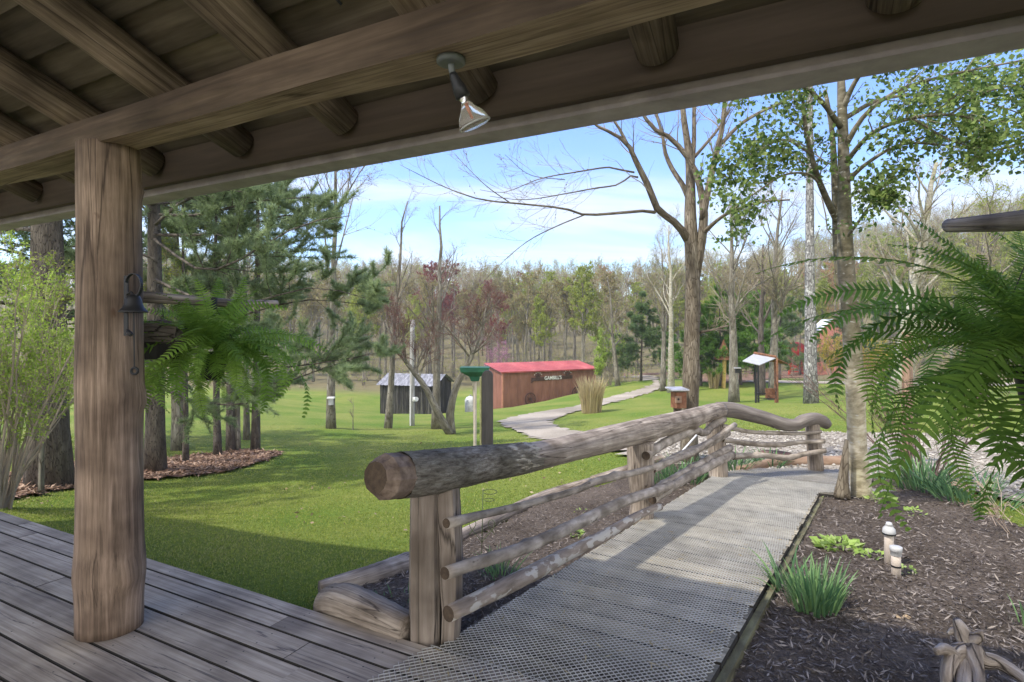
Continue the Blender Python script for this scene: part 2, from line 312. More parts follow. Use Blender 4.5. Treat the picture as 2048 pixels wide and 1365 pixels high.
m_spruce = leafmat('spruce_needle', [(.09, .15, .06), (.15, .23, .085), (.22, .31, .11)], .5)
m_budy = leafmat('yellow_green_bud', [(.25, .31, .05), (.37, .42, .08), (.30, .34, .08)], .5)
m_budb = leafmat('tan_bud', [(.25, .19, .10), (.32, .27, .13), (.30, .31, .10)], .4)
m_budr = leafmat('maroon_bud', [(.14, .035, .035), (.22, .06, .05), (.28, .10, .07)], .4)
m_budp = leafmat('pink_blossom', [(.45, .18, .35), (.55, .26, .42)], .4)
m_bushy = leafmat('shrub_leaf', [(.22, .33, .05), (.33, .45, .08), (.44, .54, .12)], .5)
m_gold = leafmat('gold_shrub_leaf', [(.40, .32, .05), (.50, .38, .06), (.34, .34, .08)], .5)
m_blade = leafmat('grass_blade', [(.19, .26, .046), (.28, .345, .068), (.37, .40, .10), (.44, .42, .2)], .5, .7, .1)
m_chip = leafmat('mulch_chip', [(.035, .028, .024), (.09, .075, .066), (.16, .14, .125), (.30, .26, .225)], .0, .95, .1)
m_dryg = leafmat('dry_grass', [(.42, .33, .17), (.55, .46, .27), (.30, .24, .12)], .3)
m_pebble = leafmat('gravel_stone', [(.17, .15, .125), (.31, .285, .245), (.46, .43, .375)], .0, .9, .2)
# ------------------------------------------------------------------ terrain
pix = [(640,1200,3.62),(870,860,20.6),(780,857,21.5),(905,868,19.6),(1005,818,40.6),(1190,795,46.5),(765,836,39.5),(310,945,11.2),(95,980,9.3),(660,856,20.5),
       (433,915,13.6),(1622,805,22.5),(1535,806,26),(1468,805,24),(1320,785,33),(1240,768,42),(1300,757,55),(1700,766,42),(2000,768,42),(300,790,40),(520,800,34),
       (1750,875,11.4),(2040,878,11.4),(1440,868,12),(1200,880,14),(1180,825,25),(1379,924,8.1),(1720,1000,6.15),(1790,790,22)]
pts = [U(*p) for p in pix]
for a in (-9, -6, -3.2): pts.append(PF(a, 2.3, -.42))
pts += [PF(-6, 0, -.5), PF(0, 0, -.45), PF(2.5, 0, -.3), PF(4, 3, -.22), A(-9, 2, -.6), A(-6, 8, -.95), A(-2, 7, -.75), A(.3, 4.3, -.36), A(1.1, 5.6, -.42), A(2.2, 7.4, -.45),
        A(1.2, 3, -.17), A(2.2, 4.2, -.20), A(2.0, 3, -.17), A(3.4, 3.4, -.19), A(4.0, 7.4, -.40), A(5.5, 6.3, -.27), A(7, 8.5, -.42), A(-30, 30, -3.2), A(30, 20, -1.0), A(-35, 5, -1.5), A(20, 3, -.3), A(45, 60, -2.0), A(-40, 60, -4.6), A(10, -15, .2), A(-20, -15, -.3), A(0, 65, -4.6)]
TP = np.array(pts)
def _phi(r2): return .5*r2*np.log(np.maximum(r2, 1e-9))
_n = len(TP); _K = _phi(((TP[:, None, :2]-TP[None, :, :2])**2).sum(-1))+np.eye(_n)*.15
_Pm = np.c_[np.ones(_n), TP[:, :2]]
_w = np.linalg.solve(np.block([[_K, _Pm], [_Pm.T, np.zeros((3, 3))]]), np.r_[TP[:, 2], 0, 0, 0])
def sst(a, b, x): t = np.clip((x-a)/(b-a), 0, 1); return t*t*(3-2*t)
def H(x, y):
    x = np.asarray(x, float); y = np.asarray(y, float); sh = x.shape; X = x.ravel(); Y = y.ravel(); out = np.empty(len(X))
    for i in range(0, len(X), 20000):
        a, b = X[i:i+20000], Y[i:i+20000]
        out[i:i+20000] = _phi((a[:, None]-TP[:, 0])**2+(b[:, None]-TP[:, 1])**2)@_w[:_n]+_w[_n]+_w[_n+1]*a+_w[_n+2]*b
    r = np.hypot(X, Y); az = X/np.maximum(r, 1e-6)
    far = -4.6+2.4*sst(.15, .7, az)+.125*np.clip(r-88, 0, 185)*(1+.75*sst(.2, .8, az))
    far = np.where(Y < 0, -1.0, far); wt = sst(48, 72, r)
    return (np.clip(out, -6, 1)*(1-wt)+far*wt+.05*np.sin(X*.31+1)*np.sin(Y*.27)*sst(8, 20, r)).reshape(sh)
def h1(x, y): return float(H(A(x), A(y))[0])
def G(px, py, lo=1.0, hi=220.0):
    """point of the ground seen at a photo pixel"""
    Y = np.geomspace(lo, hi, 500); z = CH-(py-HY)/F*Y; g = H((px-CX)/F*Y, Y); k = np.argmax(z < g)
    if not (z < g).any(): k = 499
    a, b = Y[max(k-1, 0)], Y[k]
    for _ in range(18):
        m = (a+b)/2
        if CH-(py-HY)/F*m < h1((px-CX)/F*m, m): b = m
        else: a = m
    return A((px-CX)/F*a, a, h1((px-CX)/F*a, a))
def on(p, dz=0): return A(p[0], p[1], h1(p[0], p[1])+dz)
def build_ground():
    n = 340; t = np.linspace(-1, 1, n); g = 700*np.sinh(6.6*t)/np.sinh(6.6)
    x, y = np.meshgrid(g+1.5, g+5, indexing='ij'); z = H(x, y)
    r = np.hypot(x, y); z = z+np.where(r > 30, .04*np.sin(x*1.3)*np.sin(y*1.7), 0)
    i, j = np.meshgrid(np.arange(n-1), np.arange(n-1), indexing='ij')
    q = np.stack([i*n+j, (i+1)*n+j, (i+1)*n+j+1, i*n+j+1], -1).reshape(-1, 4)
    az = np.degrees(np.arctan2(x, y)); edge = 62+6*np.sin(az*.15)+np.where(az > 22, -8, 0)
    lit = sst(0, 8, r-edge)
    # wood floor behind the small pines to the right of the drive
    lit = np.maximum(lit, sst(0, 1.5, 1-np.hypot((x-13.5)/6.5, (y-37)/4.5)*1.0)*.0)
    mb = MB(); mb.add(np.stack([x, y, z], -1).reshape(-1, 3), q, None, lit.ravel())
    m = m_grass.copy(); m.name = 'ground_grass_and_litter'; T = m.node_tree; N = T.nodes; L = T.links
    bs = N['Principled BSDF']; old = bs.inputs['Base Color'].links[0].from_socket
    at = N.new('ShaderNodeAttribute'); at.attribute_name = 'rnd'; nz = N.new('ShaderNodeTexNoise'); nz.inputs['Scale'].default_value = .6; nz.inputs['Detail'].default_value = 6
    tcx = N.new('ShaderNodeTexCoord'); L.new(tcx.outputs['Object'], nz.inputs['Vector'])
    rp = N.new('ShaderNodeValToRGB'); rp.color_ramp.elements[0].color = (.12, .10, .05, 1); rp.color_ramp.elements[1].color = (.22, .195, .105, 1); L.new(nz.outputs['Fac'], rp.inputs[0])
    x_ = N.new('ShaderNodeMixRGB'); L.new(at.outputs['Fac'], x_.inputs[0]); L.new(old, x_.inputs[1]); L.new(rp.outputs[0], x_.inputs[2]); L.new(x_.outputs[0], bs.inputs['Base Color'])
    o = mb.build('lawn', m, smooth=True); o['kind'] = 'structure'
build_ground()
def inside(P, poly):
    x, y = P[:, 0], P[:, 1]; c = np.zeros(len(P), bool); j = len(poly)-1
    for i in range(len(poly)):
        xi, yi = poly[i]; xj, yj = poly[j]
        c ^= ((yi > y) != (yj > y)) & (x < (xj-xi)*(y-yi)/(yj-yi+1e-12)+xi); j = i
    return c
def sheet(name, poly, m, dz=.03, step=.4, edge=.06, rs=np.random.RandomState(5), lump=0.0):
    P = []; poly = [tuple(map(float, p[:2])) for p in poly]
    for a, b in zip(poly, poly[1:]+poly[:1]):
        d = math.dist(a, b); k = max(1, int(d/(step*.6)))
        for q in range(k): P.append((a[0]+(b[0]-a[0])*q/k+rs.normal()*edge, a[1]+(b[1]-a[1])*q/k+rs.normal()*edge))
    P = np.array(P); lo, hi = P.min(0), P.max(0)
    gx, gy = np.meshgrid(np.arange(lo[0], hi[0], step), np.arange(lo[1], hi[1], step)); Q = np.c_[gx.ravel(), gy.ravel()]+rs.uniform(-.2, .2, (gx.size, 2))*step
    Q = Q[inside(Q, P)]; Vs = [Vector(p) for p in np.vstack([P, Q])]
    n = len(P); res = delaunay_2d_cdt(Vs, [], [list(range(n))], 1, 1e-5)
    v = np.array([tuple(p) for p in res[0]]); f = [x for x in res[2]]
    z = H(v[:, 0], v[:, 1])+dz+(lump*rs.uniform(0, 1, len(v)) if lump else 0)
    tri = np.array([x[:3] for x in f if len(x) == 3]); a_ = v[tri[:, 0]]; b_ = v[tri[:, 1]]; c_ = v[tri[:, 2]]
    flip = ((b_-a_)[:, 0]*(c_-a_)[:, 1]-(b_-a_)[:, 1]*(c_-a_)[:, 0]) < 0; tri[flip] = tri[flip][:, ::-1]
    o = MB().add(np.c_[v, z], tri).build(name, m, smooth=True); o['kind'] = 'structure'
    return o, P
# ------------------------------------------------------------------ ramp plane and outline
def ramp_z(x, y): return -.012-.045*max(0.0, .464*x+.886*y-2.35)
def RP(px, py):
    lo, hi = .5, 30.0
    for _ in range(50):
        m = (lo+hi)/2; x = (px-CX)/F*m
        if CH-(py-HY)/F*m > ramp_z(x, m): lo = m
        else: hi = m
    x = (px-CX)/F*lo; return A(x, lo, ramp_z(x, lo))
# sheets over the terrain
gp = lambda L_: [G(*p)[:2] for p in L_]
drive_px = [(1000,847),(1040,868),(1090,884),(1180,897),(1262,918),(1330,935),(1440,946)]
dr = gp(drive_px)+[RP(1660, 938)[:2]+A(.1, .15), RP(1700, 950)[:2], G(1760,957)[:2], G(1830,962)[:2], G(1930,985)[:2], G(2048,1012)[:2], A(9, 6.3), A(16, 8)]
dr += [A(18, 13.5)]+gp([(2040,872),(1900,873),(1740,870),(1640,868),(1450,868),(1290,870),(1180,867),(1112,856),(1104,844),(1132,830),(1180,818),(1240,803),(1300,788),(1326,774),(1316,762),(1280,757),(1245,756),(1246,753),(1290,751),(1310,753),(1316,756),(1306,770),(1255,787),(1190,802),(1150,814),(1060,829),(1015,838)])
sheet('driveway', dr, m_gravel, .045, .28, .11)
sheet('far_road', gp([(1490,765),(1560,767),(1700,770),(1900,772),(2048,773)])+[A(60, 40), A(60, 43)]+gp([(2048,767),(1900,766),(1700,764),(1560,762),(1490,762)]), m_gravel, .04, .8, .08)
bedR = [RP(1640, 987)[:2]+A(-.12, .05), RP(1545, 1150)[:2]+A(-.1, .05), RP(1420, 1365)[:2]+A(-.1, .05), PF(.0, 2.2)[:2]+A(.35, -.2), PF(3, 2.0)[:2], A(7.2, 2.6), A(7.6, 5.6), G(2048,1062)[:2], G(1960,1030)[:2], G(1870,990)[:2], G(1800,966)[:2], G(1745,962)[:2], RP(1700, 952)[:2]+A(0, -.1)]
_, polyR = sheet('right_garden_bed', bedR, m_mulch, .025, .07, .03, lump=.018)
logpath = [(640,1205),(825,1142),(925,1090),(1080,1010),(1262,955),(1370,912)]
bedL = [G(*p)[:2] for p in logpath]+[G(1430, 935)[:2], RP(1432, 948)[:2]+A(.1, 0), RP(1290, 1040)[:2]+A(.12, 0), RP(925, 1262)[:2]+A(.12, 0), PF(-.3, 2.2)[:2]]
_, polyL = sheet('left_garden_bed', bedL, m_mulch, .03, .07, .02, lump=.018)
bedP = gp([(-60,1012),(100,985),(290,962),(400,955),(480,940),(545,920),(566,908),(500,903),(430,908),(370,916),(300,925),(200,930),(100,932),(-60,965)])
_, polyP = sheet('pine_straw_bed', bedP, m_litter, .035, .16, .06, lump=.03)
sheet('wood_floor', gp([(1405,765),(1480,768),(1560,757),(1640,752),(1640,742),(1400,741),(1330,746),(1240,747),(1245,752),(1330,750),(1400,752)]), m_litter, .04, .8, .2)
# loose chips, blades and stones (nobody could count them)
def scatter_chips(name, poly, m, n, smin, smax, dz, seed, near=None, curl=.35, width=.3, label=None):
    rs = np.random.RandomState(seed); poly = np.array(poly); lo, hi = poly.min(0), poly.max(0); Q = lo+(hi-lo)*rs.rand(n*5, 2); Q = Q[inside(Q, poly)]
    if near is not None:
        d = np.hypot(Q[:, 0], Q[:, 1]); Q = Q[rs.rand(len(Q)) < np.clip((near/d)**2, .05, 1)]
    Q = Q[:n]; C = np.c_[Q, H(Q[:, 0], Q[:, 1])+dz]
    th = rs.rand(len(C))*2*PI; D = np.c_[np.cos(th), np.sin(th), rs.normal(size=len(C))*curl]
    mb = MB(); leaves(mb, C, D, rs.uniform(smin, smax, len(C)), rs, width, flat=2.0)
    o = mb.build(name, m); o['kind'] = 'stuff'; return o
scatter_chips('mulch_chips', polyR, m_chip, 42000, .015, .065, .045, 1, near=4.0, width=.17)
scatter_chips('mulch_chips', polyL, m_chip, 14000, .015, .06, .045, 2, near=4.0, width=.17)
scatter_chips('pine_straw_litter', polyP, leafmat('straw_chip', [(.10, .06, .04), (.24, .15, .10), (.42, .30, .22)], 0, .95), 9000, .05, .14, .06, 3)
def stones():
    rs = np.random.RandomState(8); poly = np.array(dr); lo, hi = A(2, 5.5), A(16, 14); Q = lo+(hi-lo)*rs.rand(40000, 2); Q = Q[inside(Q, poly)]
    Q = Q[rs.rand(len(Q)) < np.clip((9/np.hypot(Q[:, 0], Q[:, 1]))**2, 0, 1)][:9000]
    n = len(Q); C = np.c_[Q, H(Q[:, 0], Q[:, 1])+.055]; s = rs.uniform(.012, .038, n)
    oc = np.array([[1, 0, 0], [0, 1, 0], [-1, 0, 0], [0, -1, 0], [0, 0, .7], [0, 0, -.7]], float)
    V = C[:, None]+oc[None]*s[:, None, None]*rs.uniform(.6, 1.2, (n, 6, 1)); f = np.array([[0, 1, 4], [1, 2, 4], [2, 3, 4], [3, 0, 4], [1, 0, 5], [2, 1, 5], [3, 2, 5], [0, 3, 5]])
    mb = MB(); mb.add(V.reshape(-1, 3), (f[None]+np.arange(n)[:, None, None]*6).reshape(-1, 3), None, np.repeat(rs.rand(n), 6)); mb.build('loose_gravel', m_pebble)['kind'] = 'stuff'
stones()
def blades():
    rs = np.random.RandomState(4); n = 420000
    r = 2.0+25*rs.rand(n)**1.7; az = rs.uniform(math.radians(-46), math.radians(48), n); Q = np.c_[r*np.sin(az), r*np.cos(az)]
    d = Q@A(.464, .886); ok = d > 2.36
    for p in (polyR, polyL, np.array(dr), polyP): ok &= ~inside(Q, np.array(p))
    c = np.array([RP(735, 1365)[:2], RP(925, 1262)[:2], RP(1432, 948)[:2], RP(1680, 940)[:2], RP(1640, 987)[:2], RP(1420, 1365)[:2]]); ok &= ~inside(Q, c)
    clump = np.sin(Q[:, 0]*2.1+np.sin(Q[:, 1]*1.3)*2)*np.sin(Q[:, 1]*1.7+np.sin(Q[:, 0]*.9)*2)
    Q, clump, r = Q[ok], clump[ok], r[ok]; n = len(Q)
    C = np.c_[Q, H(Q[:, 0], Q[:, 1])-.005]; hh = rs.uniform(.014, .036, n)*(1+.25*clump); wd = .0035+.0009*r
    th = rs.rand(n)*2*PI; side = np.c_[np.cos(th), np.sin(th), 0*th]; lean = rs.normal(size=(n, 3))*.45; lean[:, 2] = 1
    keep = rs.rand(n) < 1-sst(9, 24, r); C, side, lean, hh, wd, clump = C[keep], side[keep], lean[keep], hh[keep], wd[keep], clump[keep]; n = len(C)
    V = np.stack([C-side*wd[:, None], C+side*wd[:, None], C+norm(lean)*hh[:, None]], 1)
    mb = MB(); mb.add(V.reshape(-1, 3), np.arange(n*3).reshape(n, 3), None, np.repeat(np.clip(rs.rand(n)*.75+.12*clump+.1, 0, 1), 3)); mb.build('grass', m_blade)['kind'] = 'stuff'
blades()
def lawn_litter():
    rs = np.random.RandomState(14); r = 3+15*rs.rand(1500); az = rs.uniform(-.75, .5, 1500); Q = np.c_[r*np.sin(az), r*np.cos(az)]; Q = Q[np.sin(Q[:, 0]*1.3+np.sin(Q[:, 1])*1.5)*np.sin(Q[:, 1]*.9+Q[:, 0]*.4) > .45]; ok = Q@A(.464, .886) > 2.5
    for p in (polyR, polyL, np.array(dr), polyP): ok &= ~inside(Q, np.array(p))
    Q = Q[ok]; n = len(Q); th = rs.rand(n)*6.28; mb = MB(); leaves(mb, np.c_[Q, H(Q[:, 0], Q[:, 1])+.03], np.c_[np.cos(th), np.sin(th), rs.normal(size=n)*.3], rs.uniform(.03, .075, n), rs, .6, flat=1)
    mb.build('fallen_leaves', leafmat('old_leaf', [(.28, .2, .11), (.4, .32, .2), (.2, .15, .09)], .1, .9))['kind'] = 'stuff'
lawn_litter()
# ------------------------------------------------------------------ porch
def build_porch():
    t = thing('porch', 'log porch with grey deck boards and peeled log post under a low timber roof', 'porch', PF(-3.25, 1.65))
    rs = np.random.RandomState(11)
    ed = [2.285, 2.175, 2.04]; 
    while ed[-1] > -.6: ed.append(ed[-1]-.172)
    for i in range(len(ed)-1):
        cuts = [-9.0]+([rs.uniform(-6, -4), rs.uniform(-2.9, -.6)] if i > 0 else [rs.uniform(-6, -4)])+[3.4]
        for a0, a1 in zip(cuts, cuts[1:]):
            r = rs.rand(); mb = MB(); d0, d1 = ed[i+1]+.004, ed[i]-.004; zt = rs.uniform(-.003, .0); bev = .004
            prof = [(d0, -.038), (d0, zt-bev), (d0+bev, zt), (d1-bev, zt), (d1, zt-bev), (d1, -.038)]; k = len(prof)
            V = [PF(a, d, z) for a in (a0+.0015, a1-.0015) for d, z in prof]
            Gc = [(d, z, a+r*40) for a in (a0, a1) for d, z in prof]
            q = [[j, (j+1) % k, k+(j+1) % k, k+j] for j in range(k)]
            q = np.array(q); mb.add(V, q[2:3], Gc, r); mb.f.append((q[[0, 1, 3, 4, 5]], 1)); mb.f.append((np.arange(k)[::-1][None], 1)); mb.f.append((np.arange(k, 2*k)[None], 1))
            b = mb.build('deck_board', [m_deck, m_gap_shade], t)
            nb = MB()
            for a in np.arange(math.ceil(a0/.61)*.61, a1, .61):
                for d in (d0+.035, d1-.035):
                    p = PF(a+rs.normal()*.006, d, zt+.0008); th = np.arange(7)*2*PI/7
                    nb.add(p+np.c_[np.cos(th), np.sin(th), 0*th]*.0045, np.arange(7)[None])
            if nb.n: nb.build('nail_heads', m_dark, b)
    box(MB(), PF(-9, 2.245, -.54), UV*12.4, NV*.03, A(0, 0, .5), long=0).build('rim_board', m_fascia, t)
    box(MB(), PF(-9, ed[-1]-.03, -.7), UV*12.4, NV*.03, A(0, 0, .655), long=0).build('rim_board', m_fascia, t)
    box(MB(), PF(-9.03, ed[-1]-.03, -.7), NV*(2.3-ed[-1]), UV*.03, A(0, 0, .655), long=0).build('rim_board', m_fascia, t)
    for a in np.arange(-8.6, 3.4, .61): box(MB(), PF(a, ed[-1], -.19), NV*(2.24-ed[-1]), UV*.04, A(0, 0, .15), long=0).build('joist', m_fascia, t)
    # post
    c = PF(-3.25, 1.65); zs = np.array([0, .04, .1, .2, .3, .45, .7, 1.0, 1.3, 1.6, 2.0, 2.35, 2.52]); rr = np.array([.180, .182, .181, .185, .197, .184, .180, .178, .183, .176, .173, .174, .172])*.83
    z2 = np.linspace(0, 2.52, 46); P = np.c_[np.full(46, c[0])+.006*np.sin(z2*1.7), np.full(46, c[1]), z2]; R = np.interp(z2, zs, rr)
    mb = MB(); tube(mb, P, R, 56, seed=3, lowf=.018, rough=.004, knots=[(.33, 1.2, .06, .16), (.3, 4.2, .05, .2), (1.2, 4.9, .045, .2), (1.24, 4.0, .035, .16), (.8, 4.6, .04, .1), (2.3, 5.0, .04, .12)])
    mb.build('post', m_post, t, True)
    c2 = PF(.62, 1.65); P2 = P-c+c2; tube(MB(), P2, R, 40, seed=5, lowf=.02).build('post', m_post, t, True)
    # beam: one hewn log, flat below and inside
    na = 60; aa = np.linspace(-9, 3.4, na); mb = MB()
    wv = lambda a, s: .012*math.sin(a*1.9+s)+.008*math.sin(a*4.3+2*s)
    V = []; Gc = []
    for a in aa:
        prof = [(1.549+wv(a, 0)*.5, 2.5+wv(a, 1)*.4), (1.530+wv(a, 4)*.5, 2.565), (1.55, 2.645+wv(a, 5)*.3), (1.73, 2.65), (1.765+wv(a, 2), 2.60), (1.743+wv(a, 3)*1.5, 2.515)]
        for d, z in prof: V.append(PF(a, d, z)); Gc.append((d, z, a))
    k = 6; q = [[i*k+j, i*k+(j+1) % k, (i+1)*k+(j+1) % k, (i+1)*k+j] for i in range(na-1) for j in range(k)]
    q = np.array(q); fj = np.arange(len(q)) % k < 2; mb.add(V, q[~fj], Gc); mb.f.append((q[fj], 1)); mb.add(V[:k], np.arange(k)[::-1][None], Gc[:k]); mb.build('beam', [m_beam2, m_beam_shade], t)  # inner face takes the wood with painted shade
    # rafters (logs); they dive towards the eave
    rz = lambda d: 2.66+.38*(2.14-d)
    for i in range(-10, 5):
        a = .27-.8*0+.8*(i); 
        rr_ = np.random.RandomState(40+i); ds = np.linspace(-3, 2.19, 24); off = rr_.normal()*.015
        P = np.array([PF(a+off+.012*math.sin(d*2+i), d, rz(d)) for d in ds]); R = np.full(24, .098)*(1+.03*np.sin(ds*3+i))
        R[-5:] *= np.array([1, 1.0, .98, .93, .85])
        tube(MB(), P, R, 24, seed=60+i, lowf=.03, rough=.008, knots=[(rr_.uniform(3, 5), 4.7, .05, .12)]).build('rafter', m_raft, t, True)
    # roof boards, each lapping the one below
    bw = .205; d = 2.30; j = 0
    while d > -3.0:
        j += 1; zz = rz(d)+.1; r = rs.rand()
        o = PF(-9.2, d, zz+.0); mb = MB()
        box(mb, o, UV*12.8, -NV*(bw-.006)+A(0, 0, .38*bw+.026), A(0, 0, .022), r=r, long=0)
        mb.build('roof_board', m_roofb, t); d -= bw
    mb = MB(); box(mb, PF(-9.3, 2.42, rz(2.42)+.15), UV*13, -NV*5.6+A(0, 0, .38*5.6), A(0, 0, .03)); mb.build('shingle_roof', m_fascia, t)
    box(MB(), PF(-9.1, 2.2, 2.514), UV*12.6, NV*.042, A(0, 0, .20), long=0).build('sub_fascia', m_fascia, t)
    mb = MB(); box(mb, PF(-9.15, 2.262, 2.475), UV*12.7, NV*.012, A(0, 0, .12)); box(mb, PF(-9.15, 2.274, 2.475), UV*12.7, NV*.125, A(0, 0, .008)); box(mb, PF(-9.15, 2.399, 2.475), UV*12.7, NV*.006, A(0, 0, .125))
    mb.build('gutter', m_gutter, t)
    tube(MB(), smoothline([PF(-1.62, .2, rz(.2)-.03), PF(-1.66, .9, rz(.9)-.06), PF(-1.62, 1.35, rz(1.35)-.04), PF(-1.50, 1.53, 2.74)], 18), .006, 6).build('cable', m_dark, t, True)
    # porch bell
    pr = c+norm(A(.62, -.8, 0))*.172       # right-front face of the post as seen from the door
    X = lambda px, py, dy=0: U(px, py, 2.86+dy)
    b = thing('porch_bell', 'small black iron bell on a scrolled bracket screwed to the peeled log post', 'bell', X(262, 680))
    mb = MB(); p0, p1 = X(252.5, 552, 0), X(252.5, 672, 0)
    box(mb, p1+A(-.008, -.008, 0), A(.020, 0, 0), A(0, .008, 0), p0-p1)
    cc = X(267.5, 571, -.03); th = np.linspace(PI*.93, -PI*.62, 26); rx = .044
    ring = np.array([cc+A(math.cos(x)*rx*.85, 0, math.sin(x)*rx*1.28) for x in th]); 
    for q_ in range(25):
        a_, b_ = ring[q_], ring[q_+1]; nrm = norm(np.cross(b_-a_, A(0, 1, 0))[None])[0]
        box(mb, a_-A(0, .011, 0), b_-a_, A(0, .022, 0), nrm*.004)
    tube(mb, [X(255, 662, -.01), X(260, 668, -.02), X(263, 671, -.02)], [.010, .013, .010], 10)
    tube(mb, smoothline([X(254, 590, -.005), X(262, 585, -.02), X(266, 592, -.028), X(268, 592, -.03)], 8), .006, 6)
    mb.build('bracket', m_dark, b)
    mb = MB(); tp = X(267, 590, -.03); prof = [(.004, .004), (.002, .012), (-.002, .022), (-.010, .030), (-.028, .036), (-.050, .041), (-.068, .050), (-.080, .061), (-.088, .067), (-.083, .052)]
    P = np.array([tp+A(0, 0, z) for z, r in prof]); tube(mb, P+np.c_[np.zeros(10), np.zeros(10), np.linspace(0, -1e-4, 10)], [r for z, r in prof], 26, cap=False)
    mb.build('bell_cup', m_dark, b, True)
    mb = MB(); tube(mb, [tp-A(0, 0, .06), X(268.5, 738, -.03)], .0028, 5); tube(mb, [tp-A(-.003, 0, .06), X(269.5, 738, -.03)], .002, 5); mb.build('pull_cord', m_dark, b)
    mb = MB(); rc = X(269, 742.5, -.03); th = np.linspace(0, 2*PI, 20); tube(mb, np.array([rc+A(math.cos(x)*.0165, 0, math.sin(x)*.0165) for x in th]), .0065, 8, cap=False); mb.build('pull_ring', m_dark, b, True)
    # flood light under the beam
    base = PF(-1.11, 1.655, 2.5); Yb = base[1]
    base = U(900, 118, 1)*0+base
    q = U(902, 118, 1.0); s_ = (2.498-CH)/(q[2]-CH); base = A(q[0]*s_, s_, 2.498)
    f = thing('flood_light', 'clear glass flood bulb in a swivel socket hanging under the porch beam', 'lamp', base)
    mb = MB(); tube(mb, [base+A(0, 0, .001), base-A(0, 0, .014), base-A(0, 0, .02)], [.050, .050, .038], 32); tube(mb, smoothline([base-A(0, 0, .01), base-A(-.002, 0, .035), base-A(-.006, -.004, .05)], 6), [.012]*6, 10); mb.build('canopy_plate', plain('painted_grey_metal', (.12, .13, .13), .5), f, True)
    j0 = base-A(-.006, -.004, .05); Yj = j0[1]; j1 = U(918, 186, Yj+.01); j2 = U(938, 222, Yj+.02)
    ax = norm((j2-j0)[None])[0]; L1 = .082
    mb = MB(); tube(mb, [j0-ax*.004, j0+ax*.008, j0+ax*.03, j0+ax*.05, j0+ax*.083, j0+ax*.087], [.012, .016, .019, .024, .027, .022], 24); mb.build('lamp_socket', m_dark, f, True)
    e = j0+ax*.086; mb = MB(); tube(mb, [e, e+ax*.006, e+ax*.014, e+ax*.02], [.016, .016, .015, .017], 20, cap=False); mb.build('bulb_collar', plain('bare_aluminium', (.7, .7, .7), .25, .9), f, True)
    gl = bpy.data.materials.new('clear_glass'); gl.use_nodes = True; gb = gl.node_tree.nodes['Principled BSDF']; gb.inputs['Transmission Weight'].default_value = .85; gb.inputs['Roughness'].default_value = .12; gb.inputs['IOR'].default_value = 1.15; gb.inputs['Base Color'].default_value = (.9, .86, .8, 1)
    e2 = e+ax*.02; mb = MB(); tube(mb, [e2, e2+ax*.02, e2+ax*.045, e2+ax*.07, e2+ax*.078, e2+ax*.083], [.018, .028, .047, .056, .056, .049], 32); mb.build('glass_bulb', gl, f, True)
    mb = MB(); tube(mb, [e2+ax*.005, e2+ax*.06], [.006, .004], 8); mb.build('filament_tube', plain('orange_tube', (.55, .16, .06), .4), f, True)
    th = np.linspace(0, 2*PI, 30); a_, b_ = frame(ax); mb = MB(); tube(mb, np.array([e2+ax*.079+(a_*math.cos(x)+b_*math.sin(x))*.0565 for x in th]), .003, 6, cap=False); mb.build('bulb_rim', m_pvcw, f, True)
build_porch()
o, _ = sheet('bounce_gravel', [PF(-14, -3.2)[:2], PF(10, -3.2)[:2], PF(10, -22)[:2], PF(-14, -22)[:2]], m_gravel, .06, 1.5, .1)  # unseen gravel sheet behind the porch, added to bounce warm light
